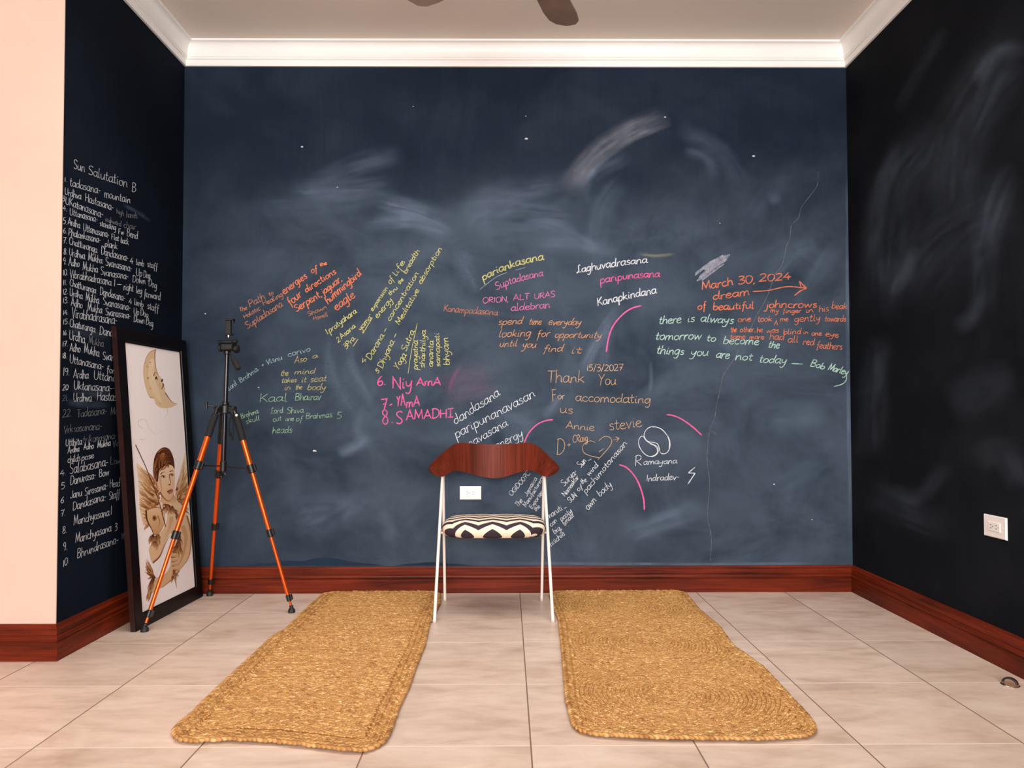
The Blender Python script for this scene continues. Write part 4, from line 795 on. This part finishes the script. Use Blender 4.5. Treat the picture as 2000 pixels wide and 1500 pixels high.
for (ins, z) in prof:
    r_ = []
    for k in range(NT):
        th = 2 * math.pi * k / NT; c_, s_ = math.cos(th), math.sin(th); n_ = 3.6
        ax, by = max(a0 - ins, .07), max(b0 - ins, .004)
        x = ax * math.copysign(abs(c_) ** (2 / n_), c_); y = by * math.copysign(abs(s_) ** (2 / n_), s_)
        nx, ny = (abs(x) / ax) ** 3 * np.sign(x), (abs(y) / by) ** 3 * np.sign(y); L = math.hypot(nx, ny) + 1e-9
        drop = (.0795 - z) * 1.0
        r_.append((scx + x, scy + y, z0 + z)); UV.append((x + nx / L * drop * .6, y + ny / L * drop))
    rows.append(r_)
mb = MB(); mb.grid(np.array(rows), closed=True)
mb.add([(scx, scy, z0 - .001)], []); ci = len(mb.v) - 1; UV.append((0, 0)); mb.add([(scx, scy, z0 + .0797)], []); ct = len(mb.v) - 1; UV.append((0, 0))
for k in range(NT):
    k2 = (k + 1) % NT; mb.f += [(ci, k2, k), (ct, (len(prof) - 1) * NT + k, (len(prof) - 1) * NT + k2)]; mb.m += [0, 0]
mb.at = {'wrap': ('UV', 'POINT', UV)}
obj('seat', mb, m_chev, t, True, None, 'padded seat in black and cream chevron fabric')
mb = MB(); mb.box(scx - .2, scx + .2, scy - b0 + .03, scy + b0 - .03, z0 - .0025, z0 + .006); obj('seat_board', mb, plain('seat_underside', (30, 24, 22), .7), t, False)

# ------------------------------------------------------------------ tripod
m_orange, nt, b = mat('orange_anodised', lin(236, 92, 30), .28, .7); m_blk = plain('black_plastic', (16, 15, 16), .38, var=.25); m_foam = plain('black_foam', (10, 10, 11), .8, var=.3); m_gun, _, _ = mat('dark_metal', lin(62, 60, 62), .25, .9); m_lvl = plain('level_vial', (214, 220, 214), .2)
Ft = [floor_at(282.5, 1233.5), floor_at(569.5, 1196.5), floor_at(409.5, 1163.5)]
ctr = sum(Ft) / 3; Yt = float(ctr[1]); cb, chk, cz_, cl = at(435.5, 925, Yt), at(447, 624, Yt), at(441, 797, Yt), at(443.5, 690, Yt)
t = thing('camera_tripod', 'black and orange camera tripod standing in front of the leaning picture', 'tripod', ctr)
ax = (cl - cb) / np.linalg.norm(cl - cb)
onax = lambda h_: cb + ax * ((h_ - cb[2]) / ax[2])
hc = cz_[2]
mb = MB(); mb.tube([onax(cb[2] + .01), onax(hc + .005)], .0115, 16); mb.tube([onax(hc), onax(cl[2])], .0105, 16); obj('centre_column', mb, m_gun, t)
mb = MB(); p = onax(hc); mb.cyl(p - ax * .026, p + ax * .014, .027, 20, .004); mb.cyl(p + ax * .014, p + ax * .03, .017, 16, .003)
dirs = []
for f_ in Ft:
    d = f_ - p; d[2] = 0; d /= np.linalg.norm(d); dirs.append(d); q = np.cross(d, [0, 0, 1])
    mb.frame_box(p, d, q, np.array([0, 0, 1.]), .012, .05, -.015, .015, -.02, .006)
    mb.cyl(p + d * .042 - q * .019, p + d * .042 + q * .019, .009, 12, .002)
sh = obj('shoulder', mb, m_blk, t, True, 30)
mb = MB(); mb.cyl(p + np.array([-.02, -.02, .004]), p + np.array([-.075, -.03, .012]), .004, 10); mb.cyl(p + np.array([-.075, -.03, -.006]), p + np.array([-.077, -.032, .03]), .006, 10, .002); obj('crank', mb, m_blk, t)
mb = MB(); q = at(462, 811, Yt - .03); mb.cyl(q + np.array([0, .006, 0]), q + np.array([0, -.004, 0]), .006, 12, .001); obj('bubble_level', mb, m_lvl, t)
fr = {0: (.13, .275, .60, .945), 1: (.15, .30, .625, .95), 2: (.17, .335, .625, .94)}
br_y = at(436, 912, Yt)[2]
for i, f_ in enumerate(Ft):
    a_ = p + dirs[i] * .044 + np.array([0, 0, -.008]); e_ = np.array(f_) + np.array([0, 0, .022]); L = np.linalg.norm(e_ - a_); d = (e_ - a_) / L; at_ = lambda s: a_ + (e_ - a_) * s
    s1, s2_, s3, s4 = fr[i]
    mb = MB(); mb.tube([at_(s1 * .9), at_(s2_)], .0125, 16); mb.tube([at_(s2_), at_(s3)], .0106, 16); mb.tube([at_(s3), at_(s4)], .0086, 16); mb.tube([at_(s4), at_(.985)], .0062, 12)
    lg = obj('leg', mb, m_orange, t, label='orange metal tripod leg')
    mb = MB(); mb.cyl(a_ + d * .02, at_(s1 + .005), .0165, 16, .003); obj('foam_grip', mb, m_foam, lg)
    mb = MB(); mb.cyl(a_ - d * .012, a_ + d * .03, .0105, 14, .003); obj('hinge', mb, m_gun, lg)
    for s_, r_, hl in ((s2_, .0170, .021), (s3, .0148, .019), (s4, .0118, .016)):
        mb = MB(); c_ = at_(s_); mb.cyl(c_ - d * hl, c_ + d * hl, r_, 16, .003)
        sd = np.cross(d, [0, 1., 0]); sd /= np.linalg.norm(sd); sd = sd if sd[0] > 0 else -sd
        mb.frame_box(c_, sd, d, np.cross(sd, d), r_ - .003, r_ + .006, -hl * .9, hl * .7, -.006, .006); obj('leg_clamp', mb, m_blk, lg)
    g0 = np.array(f_); mb = MB(); mb.tube([g0, g0 + [0, 0, .001], g0 + [0, 0, .012], g0 + [0, 0, .020], e_ + d * .002, e_ - d * .012], [.0150, .0165, .0165, .0115, .0092, .0088], 18); obj('rubber_foot', mb, m_rubber, lg)
    h_ = at_(s2_); mb = MB(); mb.tube([onax(br_y + .004), h_ - d * 0], .0035, 8); obj('brace', mb, m_blk, t)
mb = MB(); mb.cyl(onax(br_y - .022), onax(br_y + .03), .0155, 18, .004); obj('brace_collar', mb, m_blk, t)
c_ = onax(br_y - .022); mb = MB(); mb.tube([c_ + [0, 0, -.0]] + [c_ + np.array([.011 * math.sin(a), 0, -.017 + .014 * math.cos(a)]) for a in np.linspace(0, 4.4, 12)], .002, 8); obj('weight_hook', mb, m_gun, t)
# head
hd = at(446, 676, Yt); ex, ez = np.array([1., 0, 0]), np.array([0, 0, 1.]); ey = np.array([0, 1., 0])
pxm = Yt / F
mb = MB(); mb.cyl(onax(cl[2] - .006), onax(cl[2] + .012), .017, 18, .003); mb.frame_box(hd, ex, ez, -ey, -.030, .030, -.022, .012, -.026, .026, .006)
mb.cyl(hd + [-.046, 0, -.008], hd + [-.028, 0, -.008], .020, 16, .004); mb.cyl(hd + [.028, 0, -.014], hd + [.052, 0, -.014], .020, 16, .005); mb.cyl(hd + [-.046, -.01, .018], hd + [-.020, -.01, .018], .009, 12, .003); mb.cyl(hd + [.02, -.01, .020], hd + [.046, -.01, .020], .011, 12, .003)
obj('pan_head', mb, m_blk, t, True, 30)
mb = MB(); mb.frame_box(hd, ex, ez, -ey, -.026, .026, .012, .024, -.024, .024, .003); obj('quick_release_plate', mb, m_blk, t, False)
mb = MB(); h0 = at(449, 690, Yt - .012); h1 = at(456, 703, Yt - .04); h2 = at(465, 719, Yt - .075); mb.tube([h0, h1], .005, 10); mb.tube([h1 - (h2 - h1) * .3, h1, h2, h2 + (h2 - h1) * .12], [.008, .0125, .0135, .009], 16); obj('pan_handle', mb, m_foam, t)
k0 = at(446.5, 655, Yt); k1 = at(447.5, 624, Yt)
mb = MB(); mb.frame_box(k0, ex, ez, -ey, -.014, .013, .006, (k1 - k0)[2], -.008, .008, .002); tp = k1
mb.frame_box(tp, ex, ez, -ey, -.012, .026, -.006, .002, -.010, .018, .002); mb.frame_box(tp + [.022, 0, -.012], ex, ez, -ey, 0, .004, -.004, .010, -.008, .016, 0)
mb.frame_box(k0, ex, ez, -ey, -.014, .020, .000, .008, -.010, .016, .002); obj('phone_clamp', mb, m_blk, t, False)
mb = MB(); mb.cyl(k0 - ez * .012, k0 + ez * .002, .010, 14, .002); obj('clamp_screw', mb, m_steel, t)
mb = MB(); s0 = at(449, 806, Yt + .02); pts = [at(u, v, Yt + .03) for u, v in ((450, 806), (455, 822), (456, 845), (455, 860), (449, 852), (447, 835), (450, 815))]; mb.tube(pts, .003, 8); mb.tube([at(448, 845, Yt + .03), at(454, 859, Yt + .03)], .0065, 10); obj('wrist_strap', mb, m_foam, t)

# ------------------------------------------------------------------ woven rugs
m_rug, nt, b = mat('braided_fibre', rough=.48, spec=.5)
a = N(nt, 'ShaderNodeAttribute', attribute_name='tone'); f = noise(nt, coords(nt), 260, 3)
s = math_n(nt, 'ADD', math_n(nt, 'MULTIPLY', a.outputs['Fac'], .8), math_n(nt, 'MULTIPLY', f, .2))
nt.links.new(ramp(nt, s, [(.05, lin(134, 86, 38)), (.35, lin(172, 122, 64)), (.65, lin(196, 148, 86)), (1, lin(228, 192, 134))]), b.inputs['Base Color'])
m_rugbase = plain('rug_backing', (138, 94, 48), .9, var=.25, sc=160)
LOZ = []; 
for xx, rr in ((-.5, .7), (.5, .7)):
    for k in range(6): th = 2 * math.pi * k / 6; LOZ.append((xx, rr * math.cos(th), rr * math.sin(th)))
LOZ = np.array([(-1, 0, 0), (1, 0, 0)] + [(-.45, .9 * math.cos(2 * math.pi * k / 6), .9 * math.sin(2 * math.pi * k / 6)) for k in range(6)] + [(.45, .9 * math.cos(2 * math.pi * k / 6), .9 * math.sin(2 * math.pi * k / 6)) for k in range(6)])
LF = []
for k in range(6):
    k2 = (k + 1) % 6; LF += [(0, 2 + k2, 2 + k), (1, 8 + k, 8 + k2), (2 + k, 2 + k2, 8 + k2), (2 + k, 8 + k2, 8 + k)]
LF = np.array(LF)
def resample(P, n):
    P = np.array(P); s_ = np.concatenate([[0], np.cumsum(np.linalg.norm(np.diff(P, axis=0), axis=1))]); tt = np.linspace(0, s_[-1], n)
    return np.stack([np.interp(tt, s_, P[:, i]) for i in range(P.shape[1])], -1)
def rug(label, left, right, back, front, centres, border, seed, row):
    r = np.random.RandomState(seed); fl = lambda L: np.minimum(np.array([floor_at(*p)[:2] for p in L]), [9, D - .026])
    nb = 60; Lp, Rp, Bp, Fp = (resample(fl(x), nb) for x in (left, right, back, front))
    g = np.linspace(0, 1, nb)
    def ev(C, x): x = np.clip(x, 0, 1) * (nb - 1); i = np.minimum(x.astype(int), nb - 2); q = (x - i)[:, None]; return C[i] * (1 - q) + C[i + 1] * q
    def mp(S, Tt):
        S = np.asarray(S, float); Tt = np.asarray(Tt, float); s_, t_ = np.clip(S, 0, 1)[:, None], np.clip(Tt, 0, 1)[:, None]
        return (1 - s_) * ev(Lp, Tt) + s_ * ev(Rp, Tt) + (1 - t_) * ev(Bp, S) + t_ * ev(Fp, S) - ((1 - s_) * (1 - t_) * Bp[0] + s_ * (1 - t_) * Bp[-1] + (1 - s_) * t_ * Fp[0] + s_ * t_ * Fp[-1])
    W_ = .5 * (np.linalg.norm(Bp[0] - Bp[-1]) + np.linalg.norm(Fp[0] - Fp[-1])); Ln = .5 * (np.linalg.norm(Lp[0] - Lp[-1]) + np.linalg.norm(Rp[0] - Rp[-1]))
    root = thing('woven_rug', label, 'rug', (*mp([.5], [.5])[0], 0))
    paths = []                                 # (list of plan points, row width)
    rb = .021; cr = .05
    def rect(ins, rad):
        x0, x1, y0, y1 = ins, W_ - ins, ins, Ln - ins; rad = max(rad, .004); P = []
        for (cx_, cy_, a0_) in ((x1 - rad, y1 - rad, 0), (x0 + rad, y1 - rad, 90), (x0 + rad, y0 + rad, 180), (x1 - rad, y0 + rad, 270)):
            for a_ in range(0, 91, 15): th = math.radians(a0_ + a_); P.append((cx_ + rad * math.cos(th), cy_ + rad * math.sin(th)))
        return P + [P[0]]
    for k in range(border): paths.append((rect(rb * (k + .5), cr - rb * k * .8), rb * (1.2 if k == 0 else 1), .5 if k == 0 else 0))
    i0 = border * rb + row * .5
    if centres:
        seg = (Ln - 2 * i0) / centres
        for c_ in range(centres):
            cyc = i0 + seg * (c_ + .5); hx, hy = W_ / 2 - i0, seg / 2
            k = 0
            while True:
                q = row * (k + .6); k += 1
                if q > math.hypot(hx, hy): break
                P = []; n_ = max(12, int(2 * math.pi * q / .018)); run = []
                for a_ in np.linspace(0, 2 * math.pi, n_ + 1):
                    x, y = W_ / 2 + q * math.cos(a_) * 1.08, cyc + q * math.sin(a_) * .96
                    ok = i0 - .011 <= x <= W_ - i0 + .011 and cyc - hy - .0085 <= y <= cyc + hy + .0085
                    if ok: run.append((x, y))
                    elif len(run) > 1: paths.append((run, row, 0)); run = []
                    else: run = []
                if len(run) > 1: paths.append((run, row, 0))
    else:
        y = i0; k = 0
        while y < Ln - i0 + row * .3:
            P = [(x, y + .004 * math.sin(x * 9 + y * 5)) for x in np.linspace(i0 - .004, W_ - i0 + .004, 20)]
            paths.append((P if k % 2 else P[::-1], row, 0)); y += row * .98; k += 1
    C, Dx, Ln_, Rd, Tn, Zz = [], [], [], [], [], []
    for P, rw, edge_ in paths:
        P = np.array(P); L_ = np.linalg.norm(np.diff(P, axis=0), axis=1).sum(); st = rw * .56; n_ = max(1, int(L_ / st)); Q = resample(P, n_ + 1)[:-1] if n_ > 1 else P[:1]
        d = np.gradient(Q, axis=0) if len(Q) > 1 else np.array([[1., 0]]); d /= np.maximum(np.linalg.norm(d, axis=1), 1e-9)[:, None]; n = np.stack([-d[:, 1], d[:, 0]], -1)
        tn0 = r.uniform(.42, .58)
        for sg in (-1, 1):
            m_ = len(Q); C.append(Q + n * sg * rw * .245 + d * (0 if sg < 0 else st * .5)); an = math.radians(27) * sg
            dd = d * math.cos(an) - n * math.sin(an); Dx.append(dd)
            Ln_.append(np.full(m_, rw * .66) * r.uniform(.85, 1.2, m_)); Rd.append(np.full(m_, rw * .265) * r.uniform(.85, 1.15, m_)); Tn.append(np.clip(tn0 + r.normal(0, .19, m_), 0, 1)); Zz.append(r.uniform(-.0012, .0018, m_))
    C, Dx, Ln_, Rd, Tn, Zz = (np.concatenate(x) for x in (C, Dx, Ln_, Rd, Tn, Zz))
    eps = .004; P0 = mp(C[:, 0] / W_, C[:, 1] / Ln); E1 = mp((C[:, 0] + Dx[:, 0] * eps) / W_, (C[:, 1] + Dx[:, 1] * eps) / Ln); dv = E1 - P0
    bad = np.linalg.norm(dv, axis=1) < 1e-5; dv[bad] = Dx[bad]; dv /= np.linalg.norm(dv, axis=1)[:, None]
    n = len(C); X = np.stack([dv[:, 0], dv[:, 1], np.zeros(n)], -1); Yv = np.stack([-dv[:, 1], dv[:, 0], np.zeros(n)], -1); zc = .0105 + Zz
    V = np.stack([P0[:, 0], P0[:, 1], zc], -1)[:, None, :] + X[:, None] * (LOZ[None, :, 0:1] * Ln_[:, None, None]) + Yv[:, None] * (LOZ[None, :, 1:2] * Rd[:, None, None])
    V[:, :, 2] += LOZ[None, :, 2] * np.minimum(Rd, .0075)[:, None] + np.where(LOZ[None, :, 0] > .9, -.003, 0)
    V = V.reshape(-1, 3) - ORG[root.name]; V[:, 2] = np.maximum(V[:, 2], .0004)
    Fc = (LF[None] + (np.arange(n) * 14)[:, None, None]).reshape(-1, 3)
    me = bpy.data.meshes.new('braided_weave'); me.vertices.add(len(V)); me.vertices.foreach_set('co', V.ravel()); me.loops.add(Fc.size); me.loops.foreach_set('vertex_index', Fc.ravel())
    me.polygons.add(len(Fc)); me.polygons.foreach_set('loop_start', np.arange(0, Fc.size, 3)); me.polygons.foreach_set('use_smooth', np.ones(len(Fc), bool)); me.update(calc_edges=True); me.validate()
    at_ = me.attributes.new('tone', 'FLOAT', 'POINT'); at_.data.foreach_set('value', np.repeat(Tn, 14)); me.materials.append(m_rug)
    o = bpy.data.objects.new('braided_weave', me); COL.objects.link(o); o.parent = root
    ss, tt = np.meshgrid(np.linspace(.022, .978, 24), np.linspace(.010, .990, 50)); Pm = mp(ss.ravel(), tt.ravel()); Gt = np.concatenate([Pm, np.full((len(Pm), 1), .0096)], 1).reshape(50, 24, 3); Gb = Gt.copy(); Gb[..., 2] = .0006
    mb = MB(); mb.grid(Gt); mb.grid(Gb, flip=True); ed = [(0, j) for j in range(24)] + [(i, 23) for i in range(1, 50)] + [(49, j) for j in range(22, -1, -1)] + [(i, 0) for i in range(48, 0, -1)]
    mb.grid(np.array([[Gt[i, j] for i, j in ed], [Gb[i, j] for i, j in ed]]), closed=True); obj('backing', mb, m_rugbase, root, False)
    return root
rug('straw rug with straight crosswise braids and wavy edges, left of the chair',
    [(646, 1158), (630, 1165), (612, 1181), (588, 1203), (560, 1232), (527, 1252), (499, 1280), (454, 1322), (404, 1370), (376, 1398), (345, 1424), (328, 1446)],
    [(860, 1158), (860, 1180), (839, 1222), (830, 1264), (812, 1309), (801, 1343), (779, 1390), (765, 1432), (750, 1466)],
    [(646, 1158), (750, 1157), (860, 1158)], [(328, 1446), (345, 1452), (380, 1455), (446, 1451), (530, 1455), (600, 1463), (670, 1472), (712, 1473), (750, 1466)], 0, 3, 11, .0165)
rug('straw rug with three swirling braid rings, right of the chair',
    [(1072, 1158), (1078, 1180), (1091, 1213), (1098, 1276), (1106, 1374), (1118, 1420), (1123, 1438)],
    [(1332, 1157), (1340, 1163), (1365, 1194), (1407, 1230), (1432, 1266), (1494, 1311), (1553, 1376), (1584, 1409), (1602, 1443)],
    [(1072, 1158), (1200, 1157), (1332, 1157)], [(1123, 1438), (1180, 1443), (1256, 1447), (1354, 1449), (1480, 1451), (1602, 1443)], 3, 2, 12, .0132)

# ------------------------------------------------------------------ ceiling fan
m_blade = plain('fan_blade_wood', (140, 122, 113), .55, var=.15, sc=12); m_bronze, _, _ = mat('fan_bronze', lin(70, 54, 46), .35, .8)
fc = np.array([.06, 2.50, 2.62]); t = thing('ceiling_fan', 'dark ceiling fan with only its blade tips in view', 'fan', (fc[0], fc[1], ZC))
up = np.array([0, 0, 1.])
mb = MB(); mb.tube([fc + up * (ZC - 2.62 - .0), fc + up * (ZC - 2.62 - .05), fc + up * (ZC - 2.62 - .06)], [.07, .055, .02], 24); obj('canopy', mb, m_bronze, t)
mb = MB(); mb.tube([fc + up * .06, fc + up * (ZC - 2.62 - .055)], .013, 14); obj('downrod', mb, m_bronze, t)
mb = MB(); mb.tube([fc - up * .07, fc - up * .06, fc - up * .03, fc + up * .04, fc + up * .07], [.03, .07, .11, .10, .03], 28); obj('motor_housing', mb, m_bronze, t)
for k in range(5):
    a_ = math.radians(70 + 72 * k); d = np.array([math.cos(a_), math.sin(a_), 0]); q = np.array([-math.sin(a_), math.cos(a_), 0]); tl = q * math.cos(.2) + up * math.sin(.2); nn = np.cross(d, tl)
    prof_ = [(.16, .045), (.2, .058), (.35, .070), (.48, .074), (.54, .066), (.57, .045), (.585, .0)]
    Tt = np.array([[fc + d * r_ + tl * (h_ * s_) + nn * z_ for s_ in np.linspace(-1, 1, 7)] for r_, h_ in prof_ for z_ in (.003,)]); Bb = Tt - nn * .006
    mb = MB(); mb.grid(Tt); mb.grid(Bb, flip=True); ed = [(0, j) for j in range(7)] + [(i, 6) for i in range(1, 7)] + [(6, j) for j in range(5, -1, -1)] + [(i, 0) for i in range(5, 0, -1)]
    mb.grid(np.array([[Tt[i, j] for i, j in ed], [Bb[i, j] for i, j in ed]]), closed=True); bl = obj('blade', mb, m_blade, t, True, 40)
    mb = MB(); mb.frame_box(fc, d, tl, nn, .09, .22, -.018, .018, .003, .008); obj('blade_arm', mb, m_bronze, bl, False)
